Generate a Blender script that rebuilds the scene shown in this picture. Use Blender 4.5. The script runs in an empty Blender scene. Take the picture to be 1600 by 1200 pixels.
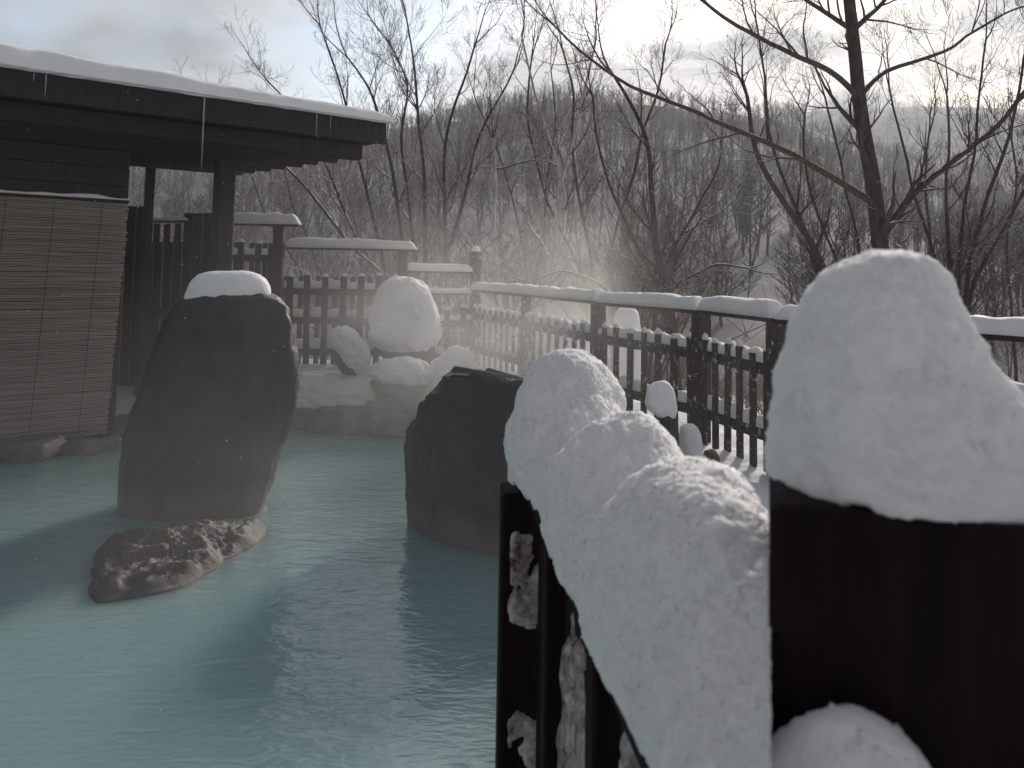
import bpy, bmesh, math, random
import numpy as np
from mathutils import Vector, Matrix

random.seed(7)
RNG = np.random.default_rng(11)
S = bpy.context.scene
COL = S.collection
R = math.radians

# ------------------------------------------------------------------ camera
H = 1.9                      # eye height above the water (water is z = 0)
FPX, PITCH, ROLL, HORIZON = 1300.0, R(4.0), R(1.0), 420.0
PPY = HORIZON - FPX * math.tan(PITCH)          # row of the principal point
cam_data = bpy.data.cameras.new('camera')
cam_data.sensor_width = 36.0
cam_data.lens = FPX / 1600.0 * 36.0
cam_data.shift_y = (PPY - 600.0) / 1600.0
cam_data.clip_start, cam_data.clip_end = 0.02, 4000.0
cam_data.dof.use_dof = True
cam_data.dof.focus_distance = 9.0
cam_data.dof.aperture_fstop = 8.5
cam = bpy.data.objects.new('camera', cam_data)
COL.objects.link(cam)
CAM_R = Matrix.Rotation(math.pi / 2 + PITCH, 3, 'X') @ Matrix.Rotation(ROLL, 3, 'Z')
cam.matrix_world = Matrix.Translation((0, 0, H)) @ CAM_R.to_4x4()
S.camera = cam
CR = np.array(CAM_R)


def at(px, py, d):
    """world point seen at photo pixel (px, py) at the distance d along Y"""
    v = CR @ np.array([(px - 800.0) / FPX, (PPY - py) / FPX, -1.0])
    v = v / v[1] * d
    return np.array([v[0], v[1], v[2] + H])


# ------------------------------------------------------------------ world and sun
SUN_AZ, SUN_EL = R(26.0), R(25.0)     # azimuth to the right of the view direction
sun_dir = np.array([math.sin(SUN_AZ) * math.cos(SUN_EL), math.cos(SUN_AZ) * math.cos(SUN_EL), math.sin(SUN_EL)])
W = bpy.data.worlds.new('World')
S.world = W
W.use_nodes = True
nt = W.node_tree
nt.nodes.clear()


def N(t, kind, **kw):
    n = t.nodes.new(kind)
    for k, v in kw.items():
        if k == 'inp':
            for a, b in v.items():
                n.inputs[a].default_value = b
        else:
            setattr(n, k, v)
    return n


def L(t, a, b):
    t.links.new(a, b)


sky = N(nt, 'ShaderNodeTexSky', sky_type='NISHITA', sun_disc=False, sun_elevation=SUN_EL, sun_rotation=SUN_AZ)
sky.air_density, sky.dust_density, sky.ozone_density = 1.0, 1.5, 1.0
tc = N(nt, 'ShaderNodeTexCoord')
sep = N(nt, 'ShaderNodeSeparateXYZ')
L(nt, tc.outputs['Generated'], sep.inputs[0])
zz = N(nt, 'ShaderNodeMath', operation='MAXIMUM', inp={1: 0.0})
L(nt, sep.outputs['Z'], zz.inputs[0])
za = N(nt, 'ShaderNodeMath', operation='ADD', inp={1: 0.22})
L(nt, zz.outputs[0], za.inputs[0])
dx = N(nt, 'ShaderNodeMath', operation='DIVIDE')
dy = N(nt, 'ShaderNodeMath', operation='DIVIDE')
L(nt, sep.outputs['X'], dx.inputs[0]); L(nt, za.outputs[0], dx.inputs[1])
L(nt, sep.outputs['Y'], dy.inputs[0]); L(nt, za.outputs[0], dy.inputs[1])
cmb = N(nt, 'ShaderNodeCombineXYZ', inp={2: 3.1})
L(nt, dx.outputs[0], cmb.inputs[0]); L(nt, dy.outputs[0], cmb.inputs[1])
n1 = N(nt, 'ShaderNodeTexNoise', inp={'Scale': 1.35, 'Detail': 6.0, 'Roughness': 0.52, 'Distortion': 0.35})
L(nt, cmb.outputs[0], n1.inputs['Vector'])
cover = N(nt, 'ShaderNodeMapRange', inp={'From Min': 0.33, 'From Max': 0.50})
L(nt, n1.outputs['Fac'], cover.inputs['Value'])
n2 = N(nt, 'ShaderNodeTexNoise', inp={'Scale': 2.1, 'Detail': 7.0, 'Roughness': 0.55, 'Distortion': 0.2})
mp = N(nt, 'ShaderNodeMapping', inp={'Location': (4.2, 1.7, 0.0)})
L(nt, cmb.outputs[0], mp.inputs['Vector']); L(nt, mp.outputs[0], n2.inputs['Vector'])
shade = N(nt, 'ShaderNodeMapRange', inp={'From Min': 0.36, 'From Max': 0.64, 'To Min': 0.27, 'To Max': 0.80})
L(nt, n2.outputs['Fac'], shade.inputs['Value'])
# clouds scatter forward: brighter towards the sun
dot = N(nt, 'ShaderNodeVectorMath', operation='DOT_PRODUCT', inp={1: tuple(sun_dir)})
L(nt, tc.outputs['Generated'], dot.inputs[0])
dpos = N(nt, 'ShaderNodeMath', operation='MAXIMUM', inp={1: 0.0})
L(nt, dot.outputs['Value'], dpos.inputs[0])
dpow = N(nt, 'ShaderNodeMath', operation='POWER', inp={1: 3.5})
L(nt, dpos.outputs[0], dpow.inputs[0])
fwd = N(nt, 'ShaderNodeMath', operation='MULTIPLY_ADD', inp={1: 1.08, 2: 0.20})
L(nt, dpow.outputs[0], fwd.inputs[0])
cl = N(nt, 'ShaderNodeMath', operation='MULTIPLY')
L(nt, shade.outputs[0], cl.inputs[0]); L(nt, fwd.outputs[0], cl.inputs[1])
tint = N(nt, 'ShaderNodeMix', data_type='RGBA', inp={6: (0.965, 0.99, 1.035, 1), 7: (1.07, 0.995, 0.925, 1)})
tr = N(nt, 'ShaderNodeMapRange', inp={'From Min': 0.35, 'From Max': 0.75})
L(nt, cl.outputs[0], tr.inputs['Value']); L(nt, tr.outputs[0], tint.inputs[0])
ccol = N(nt, 'ShaderNodeVectorMath', operation='SCALE')
L(nt, tint.outputs[2], ccol.inputs[0]); L(nt, cl.outputs[0], ccol.inputs['Scale'])
bg1 = N(nt, 'ShaderNodeBackground', inp={'Strength': 0.10})
L(nt, sky.outputs[0], bg1.inputs['Color'])
bg2 = N(nt, 'ShaderNodeBackground', inp={'Strength': 1.0})
L(nt, ccol.outputs[0], bg2.inputs['Color'])
mixs = N(nt, 'ShaderNodeMixShader')
L(nt, cover.outputs[0], mixs.inputs[0]); L(nt, bg1.outputs[0], mixs.inputs[1]); L(nt, bg2.outputs[0], mixs.inputs[2])
wo = N(nt, 'ShaderNodeOutputWorld')
L(nt, mixs.outputs[0], wo.inputs['Surface'])

sun_l = bpy.data.lights.new('sun', 'SUN')
sun_l.energy = 3.9
sun_l.angle = R(8.0)      # veiled by thin cloud
sun_l.color = (1.0, 0.92, 0.82)
sun_o = bpy.data.objects.new('sun', sun_l)
sun_o.rotation_euler = Vector(sun_dir).to_track_quat('Z', 'Y').to_euler()
sun_o.location = (10, 20, 20)
COL.objects.link(sun_o)

S.view_settings.view_transform = 'Standard'
S.view_settings.look = 'None'
S.view_settings.exposure = 0.56
S.view_settings.gamma = 1.0
S.view_settings.use_curve_mapping = False
S.render.engine = 'CYCLES'
S.cycles.use_denoising = True
S.cycles.max_bounces = 5
S.cycles.diffuse_bounces = 3
S.cycles.glossy_bounces = 3
S.cycles.transmission_bounces = 4
S.cycles.volume_bounces = 1
S.cycles.volume_step_rate = 2.0
S.cycles.sample_clamp_indirect = 4.0
S.cycles.use_adaptive_sampling = True
S.cycles.adaptive_threshold = 0.02


# ------------------------------------------------------------------ noise
def _hash(i, j, k, seed):
    h = (i * 374761393 + j * 668265263 + k * 2147483647 + seed * 1274126177) & 0xFFFFFFFF
    h = ((h ^ (h >> 13)) * 1274126177) & 0xFFFFFFFF
    h = (h ^ (h >> 16)) & 0xFFFFFFFF
    return h.astype(np.float64) / 4294967295.0 * 2 - 1


def vnoise(p, seed=0):
    p = np.asarray(p, float)
    f = np.floor(p).astype(np.int64)
    t = p - f
    t = t * t * t * (t * (t * 6 - 15) + 10)
    out = 0
    for a in (0, 1):
        for b in (0, 1):
            for c in (0, 1):
                w = (t[..., 0] if a else 1 - t[..., 0]) * (t[..., 1] if b else 1 - t[..., 1]) * (t[..., 2] if c else 1 - t[..., 2])
                out = out + w * _hash(f[..., 0] + a, f[..., 1] + b, f[..., 2] + c, seed)
    return out


def fbm(p, octs=4, seed=0, gain=0.5, ridged=False):
    p = np.asarray(p, float)
    out, amp, tot = 0, 1.0, 0
    for o in range(octs):
        n = vnoise(p * (2.03 ** o) + o * 17.3, seed + o)
        if ridged:
            n = 1 - 2 * np.abs(n)
        out = out + amp * n
        tot += amp
        amp *= gain
    return out / tot


def sstep(a, b, x):
    t = np.clip((np.asarray(x, float) - a) / (b - a), 0, 1)
    return t * t * (3 - 2 * t)


# ------------------------------------------------------------------ materials
def new_mat(name):
    m = bpy.data.materials.new(name)
    m.use_nodes = True
    t = m.node_tree
    b = t.nodes['Principled BSDF']
    return m, t, b


def coords(t, kind='Object', scale=(1, 1, 1)):
    c = N(t, 'ShaderNodeTexCoord')
    m = N(t, 'ShaderNodeMapping', inp={'Scale': scale})
    L(t, c.outputs[kind], m.inputs['Vector'])
    return m.outputs[0]


def world_pos(t, scale=(1, 1, 1)):
    g = N(t, 'ShaderNodeNewGeometry')
    m = N(t, 'ShaderNodeMapping', inp={'Scale': scale})
    L(t, g.outputs['Position'], m.inputs['Vector'])
    return m.outputs[0]


def ramp(t, src, stops):
    r = N(t, 'ShaderNodeValToRGB')
    e = r.color_ramp.elements
    while len(e) < len(stops):
        e.new(0.5)
    for k, (p, c) in enumerate(stops):
        e[k].position = p
        e[k].color = (c[0], c[1], c[2], 1)
    L(t, src, r.inputs[0])
    return r.outputs[0]


def bump(t, b, src, strength, dist, prev=None):
    n = N(t, 'ShaderNodeBump', inp={'Strength': strength, 'Distance': dist})
    L(t, src, n.inputs['Height'])
    if prev is not None:
        L(t, prev, n.inputs['Normal'])
    L(t, n.outputs[0], b.inputs['Normal'])
    return n.outputs[0]


def snow_mat(name, sss, grain, dist):
    m, t, b = new_mat(name)
    v = world_pos(t)
    n = N(t, 'ShaderNodeTexNoise', inp={'Scale': grain, 'Detail': 5.0, 'Roughness': 0.65})
    L(t, v, n.inputs['Vector'])
    n2 = N(t, 'ShaderNodeTexNoise', inp={'Scale': 4.0, 'Detail': 4.0})
    L(t, v, n2.inputs['Vector'])
    c = ramp(t, n2.outputs['Fac'], [(0.3, (0.80, 0.78, 0.79)), (0.7, (0.86, 0.84, 0.835))])
    L(t, c, b.inputs['Base Color'])
    b.inputs['Roughness'].default_value = 0.75
    b.inputs['Specular IOR Level'].default_value = 0.25
    if sss:
        b.inputs['Subsurface Weight'].default_value = 1.0
        b.inputs['Subsurface Radius'].default_value = (1.0, 1.05, 1.1)
        b.inputs['Subsurface Scale'].default_value = sss
    bump(t, b, n.outputs['Fac'], 0.7, dist)
    return m


M_SNOW = snow_mat('snow_settled', 0.0, 28.0, 0.02)
M_SNOWN = snow_mat('snow_fluffy', 0.010, 260.0, 0.008)


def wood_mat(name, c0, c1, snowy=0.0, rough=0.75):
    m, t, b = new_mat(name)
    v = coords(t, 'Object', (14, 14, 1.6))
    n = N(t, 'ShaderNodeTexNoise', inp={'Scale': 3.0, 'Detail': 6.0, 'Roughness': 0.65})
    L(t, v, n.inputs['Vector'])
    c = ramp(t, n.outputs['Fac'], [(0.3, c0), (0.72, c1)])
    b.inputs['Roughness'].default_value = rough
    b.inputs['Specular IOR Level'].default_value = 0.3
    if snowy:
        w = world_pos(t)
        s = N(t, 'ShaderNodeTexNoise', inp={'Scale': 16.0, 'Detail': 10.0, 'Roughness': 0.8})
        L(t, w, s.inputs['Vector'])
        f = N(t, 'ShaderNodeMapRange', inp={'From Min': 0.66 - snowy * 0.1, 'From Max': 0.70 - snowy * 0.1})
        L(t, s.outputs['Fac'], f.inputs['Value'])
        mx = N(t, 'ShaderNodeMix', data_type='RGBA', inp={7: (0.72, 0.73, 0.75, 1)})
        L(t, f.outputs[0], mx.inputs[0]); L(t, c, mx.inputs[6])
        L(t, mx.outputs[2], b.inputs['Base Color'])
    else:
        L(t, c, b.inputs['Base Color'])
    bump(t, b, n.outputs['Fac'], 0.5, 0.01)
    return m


M_CRUST, t, b = new_mat('snow_crust_on_wood')
v = world_pos(t)
n = N(t, 'ShaderNodeTexNoise', inp={'Scale': 26.0, 'Detail': 8.0, 'Roughness': 0.72})
L(t, v, n.inputs['Vector'])
L(t, ramp(t, n.outputs['Fac'], [(0.36, (0.07, 0.035, 0.033)), (0.50, (0.34, 0.28, 0.275)), (0.68, (0.66, 0.62, 0.62))]), b.inputs['Base Color'])
b.inputs['Roughness'].default_value = 0.8
bump(t, b, n.outputs['Fac'], 0.9, 0.01)

M_WOOD = wood_mat('wood_dark_stained', (0.024, 0.014, 0.017), (0.055, 0.036, 0.040))
M_WOODS = wood_mat('wood_dark_snow_flecked', (0.022, 0.016, 0.015), (0.052, 0.038, 0.034), 0.8)
M_WOODF = wood_mat('wood_frosted', (0.03, 0.022, 0.021), (0.06, 0.045, 0.042), 1.35)
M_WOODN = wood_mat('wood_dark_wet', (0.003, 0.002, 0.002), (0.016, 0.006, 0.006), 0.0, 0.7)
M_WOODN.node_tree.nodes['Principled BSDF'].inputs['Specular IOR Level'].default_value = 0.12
M_WOODR = wood_mat('wood_pavilion', (0.021, 0.0145, 0.016), (0.044, 0.032, 0.034))


def rock_mat(name, c0, c1, rough, spec, scale, bstr, deposit=False):
    m, t, b = new_mat(name)
    v = world_pos(t)
    n = N(t, 'ShaderNodeTexNoise', inp={'Scale': scale, 'Detail': 9.0, 'Roughness': 0.68})
    L(t, v, n.inputs['Vector'])
    vo = N(t, 'ShaderNodeTexVoronoi', feature='DISTANCE_TO_EDGE', inp={'Scale': scale * 0.8})
    L(t, v, vo.inputs['Vector'])
    c = ramp(t, n.outputs['Fac'], [(0.3, c0), (0.72, c1)])
    if deposit:
        g = N(t, 'ShaderNodeNewGeometry')
        sp = N(t, 'ShaderNodeSeparateXYZ')
        L(t, g.outputs['Position'], sp.inputs[0])
        wob = N(t, 'ShaderNodeTexNoise', inp={'Scale': 5.0, 'Detail': 6.0})
        wv = world_pos(t, (1.0, 1.0, 0.25))
        L(t, wv, wob.inputs['Vector'])
        a = N(t, 'ShaderNodeMath', operation='MULTIPLY_ADD', inp={1: 0.28, 2: -0.14})
        L(t, wob.outputs['Fac'], a.inputs[0])
        s = N(t, 'ShaderNodeMath', operation='ADD')
        L(t, sp.outputs['Z'], s.inputs[0]); L(t, a.outputs[0], s.inputs[1])
        f = N(t, 'ShaderNodeMapRange', inp={'From Min': 0.05, 'From Max': 0.26, 'To Min': 0.8, 'To Max': 0.0})
        L(t, s.outputs[0], f.inputs['Value'])
        mx = N(t, 'ShaderNodeMix', data_type='RGBA', inp={7: (0.17, 0.135, 0.125, 1)})
        L(t, f.outputs[0], mx.inputs[0]); L(t, c, mx.inputs[6])
        c = mx.outputs[2]
    L(t, c, b.inputs['Base Color'])
    b.inputs['Roughness'].default_value = rough
    b.inputs['Specular IOR Level'].default_value = spec
    p = bump(t, b, n.outputs['Fac'], bstr, 0.03)
    n3 = N(t, 'ShaderNodeTexNoise', inp={'Scale': scale * 7, 'Detail': 5.0, 'Roughness': 0.7})
    L(t, v, n3.inputs['Vector'])
    bump(t, b, n3.outputs['Fac'], bstr * 0.6, 0.006, p)
    return m


M_ROCK = rock_mat('rock_dark', (0.014, 0.012, 0.013), (0.052, 0.044, 0.045), 0.55, 0.45, 5.0, 1.5, True)
M_ROCKW = rock_mat('rock_wet', (0.045, 0.035, 0.034), (0.115, 0.092, 0.085), 0.55, 0.5, 6.0, 1.0)
M_ROCKG = rock_mat('rock_grey', (0.040, 0.036, 0.037), (0.110, 0.098, 0.092), 0.7, 0.3, 5.0, 0.8)
M_ROCKS = rock_mat('rock_shore', (0.075, 0.064, 0.059), (0.19, 0.165, 0.15), 0.5, 0.4, 5.0, 0.8)


def bark_mat(name, c0, c1, snow=0.3):
    m, t, b = new_mat(name)
    v = world_pos(t, (1, 1, 0.35))
    n = N(t, 'ShaderNodeTexNoise', inp={'Scale': 14.0, 'Detail': 6.0, 'Roughness': 0.65})
    L(t, v, n.inputs['Vector'])
    c = ramp(t, n.outputs['Fac'], [(0.3, c0), (0.7, c1)])
    g = N(t, 'ShaderNodeNewGeometry')
    sp = N(t, 'ShaderNodeSeparateXYZ')
    L(t, g.outputs['Normal'], sp.inputs[0])
    n2 = N(t, 'ShaderNodeTexNoise', inp={'Scale': 3.0, 'Detail': 5.0, 'Roughness': 0.7})
    L(t, world_pos(t), n2.inputs['Vector'])
    a = N(t, 'ShaderNodeMath', operation='MULTIPLY_ADD', inp={1: 1.6, 2: -0.8})
    L(t, n2.outputs['Fac'], a.inputs[0])
    s = N(t, 'ShaderNodeMath', operation='ADD')
    L(t, sp.outputs['Z'], s.inputs[0]); L(t, a.outputs[0], s.inputs[1])
    f = N(t, 'ShaderNodeMapRange', inp={'From Min': 1.0 - snow, 'From Max': 1.12 - snow})
    L(t, s.outputs[0], f.inputs['Value'])
    mx = N(t, 'ShaderNodeMix', data_type='RGBA', inp={7: (0.78, 0.79, 0.80, 1)})
    L(t, f.outputs[0], mx.inputs[0]); L(t, c, mx.inputs[6])
    L(t, mx.outputs[2], b.inputs['Base Color'])
    b.inputs['Roughness'].default_value = 0.85
    b.inputs['Specular IOR Level'].default_value = 0.2
    bump(t, b, n.outputs['Fac'], 0.6, 0.02)
    return m


M_BARK = bark_mat('bark_dark', (0.035, 0.027, 0.025), (0.085, 0.066, 0.060), 0.30)
M_BARKS = bark_mat('bark_snowy', (0.040, 0.031, 0.028), (0.095, 0.074, 0.066), 0.52)
M_BIRCH = bark_mat('bark_birch', (0.20, 0.18, 0.17), (0.58, 0.56, 0.54), 0.50)
M_TWIG = bark_mat('twigs', (0.050, 0.036, 0.033), (0.098, 0.070, 0.062), 0.30)
M_TWIGS = bark_mat('twigs_snow_dusted', (0.065, 0.048, 0.044), (0.120, 0.090, 0.080), 0.52)
M_WOODLAND = bark_mat('woodland', (0.062, 0.052, 0.052), (0.112, 0.096, 0.095), 0.2)
M_BRUSH = bark_mat('brush', (0.115, 0.084, 0.078), (0.205, 0.155, 0.142), 0.25)

# water: milky turquoise
M_WATER, t, b = new_mat('milky_spring_water')
v = world_pos(t, (1.0, 1.9, 1.0))
w1 = N(t, 'ShaderNodeTexNoise', inp={'Scale': 4.2, 'Detail': 3.0, 'Roughness': 0.5, 'Distortion': 0.5})
w2 = N(t, 'ShaderNodeTexNoise', inp={'Scale': 13.0, 'Detail': 2.0, 'Roughness': 0.5, 'Distortion': 0.3})
L(t, v, w1.inputs['Vector']); L(t, v, w2.inputs['Vector'])
w3 = N(t, 'ShaderNodeTexNoise', inp={'Scale': 0.5, 'Detail': 3.0})
L(t, world_pos(t), w3.inputs['Vector'])
L(t, ramp(t, w3.outputs['Fac'], [(0.3, (0.212, 0.335, 0.352)), (0.7, (0.240, 0.366, 0.380))]), b.inputs['Base Color'])
b.inputs['Roughness'].default_value = 0.07
b.inputs['IOR'].default_value = 1.60
b.inputs['Subsurface Weight'].default_value = 1.0
b.inputs['Subsurface Radius'].default_value = (0.7, 1.0, 1.0)
b.inputs['Subsurface Scale'].default_value = 1.3
p = bump(t, b, w1.outputs['Fac'], 0.6, 0.022)
bump(t, b, w2.outputs['Fac'], 0.7, 0.009, p)

# ground under and beyond the fence: snow with brown litter
M_GROUND, t, b = new_mat('snowy_ground')
v = world_pos(t)
n = N(t, 'ShaderNodeTexNoise', inp={'Scale': 1.3, 'Detail': 7.0, 'Roughness': 0.62})
L(t, v, n.inputs['Vector'])
L(t, ramp(t, n.outputs['Fac'], [(0.25, (0.74, 0.76, 0.79)), (0.75, (0.82, 0.82, 0.82))]), b.inputs['Base Color'])
n2 = N(t, 'ShaderNodeTexNoise', inp={'Scale': 12.0, 'Detail': 6.0, 'Roughness': 0.65})
L(t, v, n2.inputs['Vector'])
b.inputs['Roughness'].default_value = 0.8
b.inputs['Specular IOR Level'].default_value = 0.2
bump(t, b, n2.outputs['Fac'], 0.7, 0.04)

M_HILL, t, b = new_mat('forest_floor')
v = world_pos(t, (1, 1, 1))
n = N(t, 'ShaderNodeTexNoise', inp={'Scale': 0.06, 'Detail': 9.0, 'Roughness': 0.7})
L(t, v, n.inputs['Vector'])
L(t, ramp(t, n.outputs['Fac'], [(0.30, (0.095, 0.085, 0.086)), (0.52, (0.20, 0.195, 0.20)), (0.75, (0.44, 0.45, 0.47))]), b.inputs['Base Color'])
b.inputs['Roughness'].default_value = 0.95
b.inputs['Specular IOR Level'].default_value = 0.1

# reed blind
M_REED, t, b = new_mat('reed')
v = world_pos(t, (1.5, 1.5, 90))
n = N(t, 'ShaderNodeTexNoise', inp={'Scale': 1.0, 'Detail': 4.0, 'Roughness': 0.7})
L(t, v, n.inputs['Vector'])
L(t, ramp(t, n.outputs['Fac'], [(0.25, (0.225, 0.175, 0.148)), (0.75, (0.52, 0.42, 0.365))]), b.inputs['Base Color'])
b.inputs['Roughness'].default_value = 0.6
M_CORD, t, b = new_mat('cord')
b.inputs['Base Color'].default_value = (0.045, 0.035, 0.03, 1)
b.inputs['Roughness'].default_value = 0.9

M_ICE, t, b = new_mat('ice')
b.inputs['Base Color'].default_value = (0.9, 0.95, 1, 1)
b.inputs['Roughness'].default_value = 0.12
b.inputs['IOR'].default_value = 1.31
b.inputs['Transmission Weight'].default_value = 0.8


# ------------------------------------------------------------------ object helpers
def props(o, label=None, cat=None, group=None, kind=None):
    if label: o['label'] = label
    if cat: o['category'] = cat
    if group: o['group'] = group
    if kind: o['kind'] = kind
    return o


def wloc(o):
    p = np.zeros(3)
    while o is not None:
        p += np.array(o.location)
        o = o.parent
    return p


def thing(name, loc, label, cat, group=None):
    o = bpy.data.objects.new(name, None)
    o.empty_display_size = 0.1
    o.location = tuple(float(c) for c in loc)
    COL.objects.link(o)
    return props(o, label, cat, group)


def make_mesh(name, verts, faces, mat, smooth=True):
    me = bpy.data.meshes.new(name)
    verts = np.asarray(verts, float)
    if isinstance(faces, np.ndarray):
        k = faces.shape[1]
        me.vertices.add(len(verts)); me.vertices.foreach_set('co', verts.ravel())
        me.loops.add(faces.size); me.loops.foreach_set('vertex_index', faces.ravel().astype(np.int32))
        me.polygons.add(len(faces))
        me.polygons.foreach_set('loop_start', np.arange(0, faces.size, k, dtype=np.int32))
        me.update(calc_edges=True)
    else:
        me.from_pydata(verts.tolist(), [], [list(map(int, f)) for f in faces])
        me.update()
    if smooth:
        me.polygons.foreach_set('use_smooth', np.ones(len(me.polygons), bool))
    me.materials.append(mat)
    me.validate()
    return me


def obj(name, verts, faces, mat, parent=None, smooth=True):
    """verts in world space; the object's origin is its parent's, or its own foot"""
    verts = np.asarray(verts, float)
    me_loc = np.array([(verts[:, 0].min() + verts[:, 0].max()) / 2, (verts[:, 1].min() + verts[:, 1].max()) / 2, verts[:, 2].min()])
    base = wloc(parent) if parent is not None else np.zeros(3)
    me = make_mesh(name, verts - me_loc, faces, mat, smooth)
    o = bpy.data.objects.new(name, me)
    o.location = tuple(me_loc - base)
    o.parent = parent
    COL.objects.link(o)
    return o


def inst(name, me, loc, parent, rz=0.0, scale=(1, 1, 1), tilt=0.0):
    o = bpy.data.objects.new(name, me)
    base = wloc(parent) if parent is not None else np.zeros(3)
    o.location = tuple(np.asarray(loc, float) - base)
    o.rotation_euler = (0, tilt, rz)
    o.scale = scale
    o.parent = parent
    COL.objects.link(o)
    return o


def box_geo(sx, sy, sz, bev=0.006, center=(0, 0, 0), jitter=0.0):
    """chamfered box standing on z=0"""
    bm = bmesh.new()
    bmesh.ops.create_cube(bm, size=1.0)
    for v_ in bm.verts:
        v_.co = Vector((v_.co.x * sx, v_.co.y * sy, (v_.co.z + 0.5) * sz))
    if bev:
        bmesh.ops.bevel(bm, geom=bm.edges[:], offset=bev, segments=1, affect='EDGES')
    bm.verts.ensure_lookup_table()
    vs = np.array([v_.co[:] for v_ in bm.verts]) + np.array(center)
    fs = [[v_.index for v_ in f.verts] for f in bm.faces]
    bm.free()
    if jitter:
        vs = vs + RNG.normal(0, jitter, vs.shape)
    return vs, fs


def rotz(vs, a):
    c, s = math.cos(a), math.sin(a)
    return np.stack([vs[:, 0] * c - vs[:, 1] * s, vs[:, 0] * s + vs[:, 1] * c, vs[:, 2]], 1)


def beam(p0, p1, w, h, bev=0.006):
    """board from p0 to p1 (centre of the bottom face), w across, h up"""
    p0, p1 = np.asarray(p0, float), np.asarray(p1, float)
    d = p1 - p0
    l = np.linalg.norm(d)
    vs, fs = box_geo(l, w, h, bev)
    x = d / l
    y = np.cross([0, 0, 1], x); y /= np.linalg.norm(y)
    z = np.cross(x, y)
    vs = (p0 + p1) / 2 + vs[:, :1] * x + vs[:, 1:2] * y + vs[:, 2:3] * z
    return vs, fs


def grid_faces(nu, nv, wrap_u=False, off=0):
    """nu rings x nv points; wrap_u closes each ring (points direction)"""
    i = np.arange(nu - 1)[:, None]
    j = np.arange(nv if wrap_u else nv - 1)[None, :]
    j2 = (j + 1) % nv
    a = i * nv + j; b_ = i * nv + j2; c = (i + 1) * nv + j2; d = (i + 1) * nv + j
    return np.stack([a.ravel() * 1, b_.ravel(), c.ravel(), d.ravel()], 1) + off if False else np.stack([(a + 0 * j2).ravel(), (b_ + 0 * i).ravel(), (c + 0 * i).ravel(), (d + 0 * j2).ravel()], 1) + off


def loft(rings):
    """closed rings (n, k, 3) with capped ends"""
    rings = np.asarray(rings)
    n, k, _ = rings.shape
    vs = rings.reshape(-1, 3)
    fs = grid_faces(n, k, True).tolist()
    c0, c1 = len(vs), len(vs) + 1
    vs = np.vstack([vs, rings[0].mean(0), rings[-1].mean(0)])
    for j in range(k):
        fs.append([c0, (j + 1) % k, j])
        fs.append([c1, (n - 1) * k + j, (n - 1) * k + (j + 1) % k])
    return vs, fs


def vnormals(vs, fs):
    n = np.zeros_like(vs)
    quads = np.array([f for f in fs if len(f) == 4])
    tris = np.array([f for f in fs if len(f) == 3])
    for arr in (quads, tris):
        if len(arr) == 0: continue
        a, b_, c = vs[arr[:, 0]], vs[arr[:, 1]], vs[arr[:, 2]]
        if arr.shape[1] == 4:
            fn = np.cross(vs[arr[:, 2]] - a, vs[arr[:, 3]] - b_)
        else:
            fn = np.cross(b_ - a, c - a)
        for k in range(arr.shape[1]):
            np.add.at(n, arr[:, k], fn)
    l = np.linalg.norm(n, axis=1, keepdims=True)
    return n / np.maximum(l, 1e-12)


def outline_solid(rows, d, thick, nrow=70, nring=90, amps=((0.0, 1.0),), seed=1, tmax=9.0, power=0.8, yshift=None, ridge=None, steps=None):
    """solid whose outline follows photo rows (py, left px, right px) at distance d, as deep as thick x half width"""
    rows = np.array(rows, float)
    # finer sampling near the ends
    u = np.linspace(0, 1, nrow)
    py = rows[0, 0] + (rows[-1, 0] - rows[0, 0]) * (0.5 - 0.5 * np.cos(np.pi * u)) if False else np.interp(u, np.linspace(0, 1, len(rows)), rows[:, 0])
    lx = np.interp(py, rows[:, 0], rows[:, 1]); rx = np.interp(py, rows[:, 0], rows[:, 2])
    ker = np.array([1, 2, 3, 2, 1]) / 9.0
    def sm(a):
        return np.convolve(np.pad(a, 2, mode='edge'), ker, 'valid')
    lx, rx = sm(lx), sm(rx)
    th = np.linspace(0, 2 * np.pi, nring, endpoint=False)
    rings = []
    for k in range(nrow):
        a = at(lx[k], py[k], d); b_ = at(rx[k], py[k], d)
        c = (a + b_) / 2
        hw = (b_[0] - a[0]) / 2
        hd = min(hw * thick, tmax)
        cx = np.sign(np.cos(th)) * np.abs(np.cos(th)) ** power
        sy = np.sign(np.sin(th)) * np.abs(np.sin(th)) ** power
        ys = 0 if yshift is None else yshift(u[k])
        ring = np.stack([c[0] + hw * cx, c[1] + ys + hd * sy, c[2] + (b_[2] - a[2]) / 2 * cx], 1)
        rings.append(ring)
    vs, fs = loft(rings)
    nn = vnormals(vs, fs)
    disp = np.zeros(len(vs))
    for (amp, fr) in amps:
        disp += amp * fbm(vs * fr, 4, seed, 0.5)
        seed += 10
    if ridge:
        disp += ridge[0] * fbm(vs * ridge[1], 5, seed + 3, 0.55, True)
    if steps:    # broken faces: quantised bulges
        q = fbm(vs * np.array([1, 1, 0.55]) * steps[1], 2, seed + 7)
        qq = np.round(q * 4) / 4
        disp += steps[0] * (qq * 0.75 + q * 0.25)
    # cap normals may flip; make them point outwards
    cen = vs.mean(0)
    flip = np.sum(nn * (vs - cen), 1) < 0
    if flip.mean() > 0.5:
        nn = -nn
    return vs + nn * disp[:, None], fs


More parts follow.
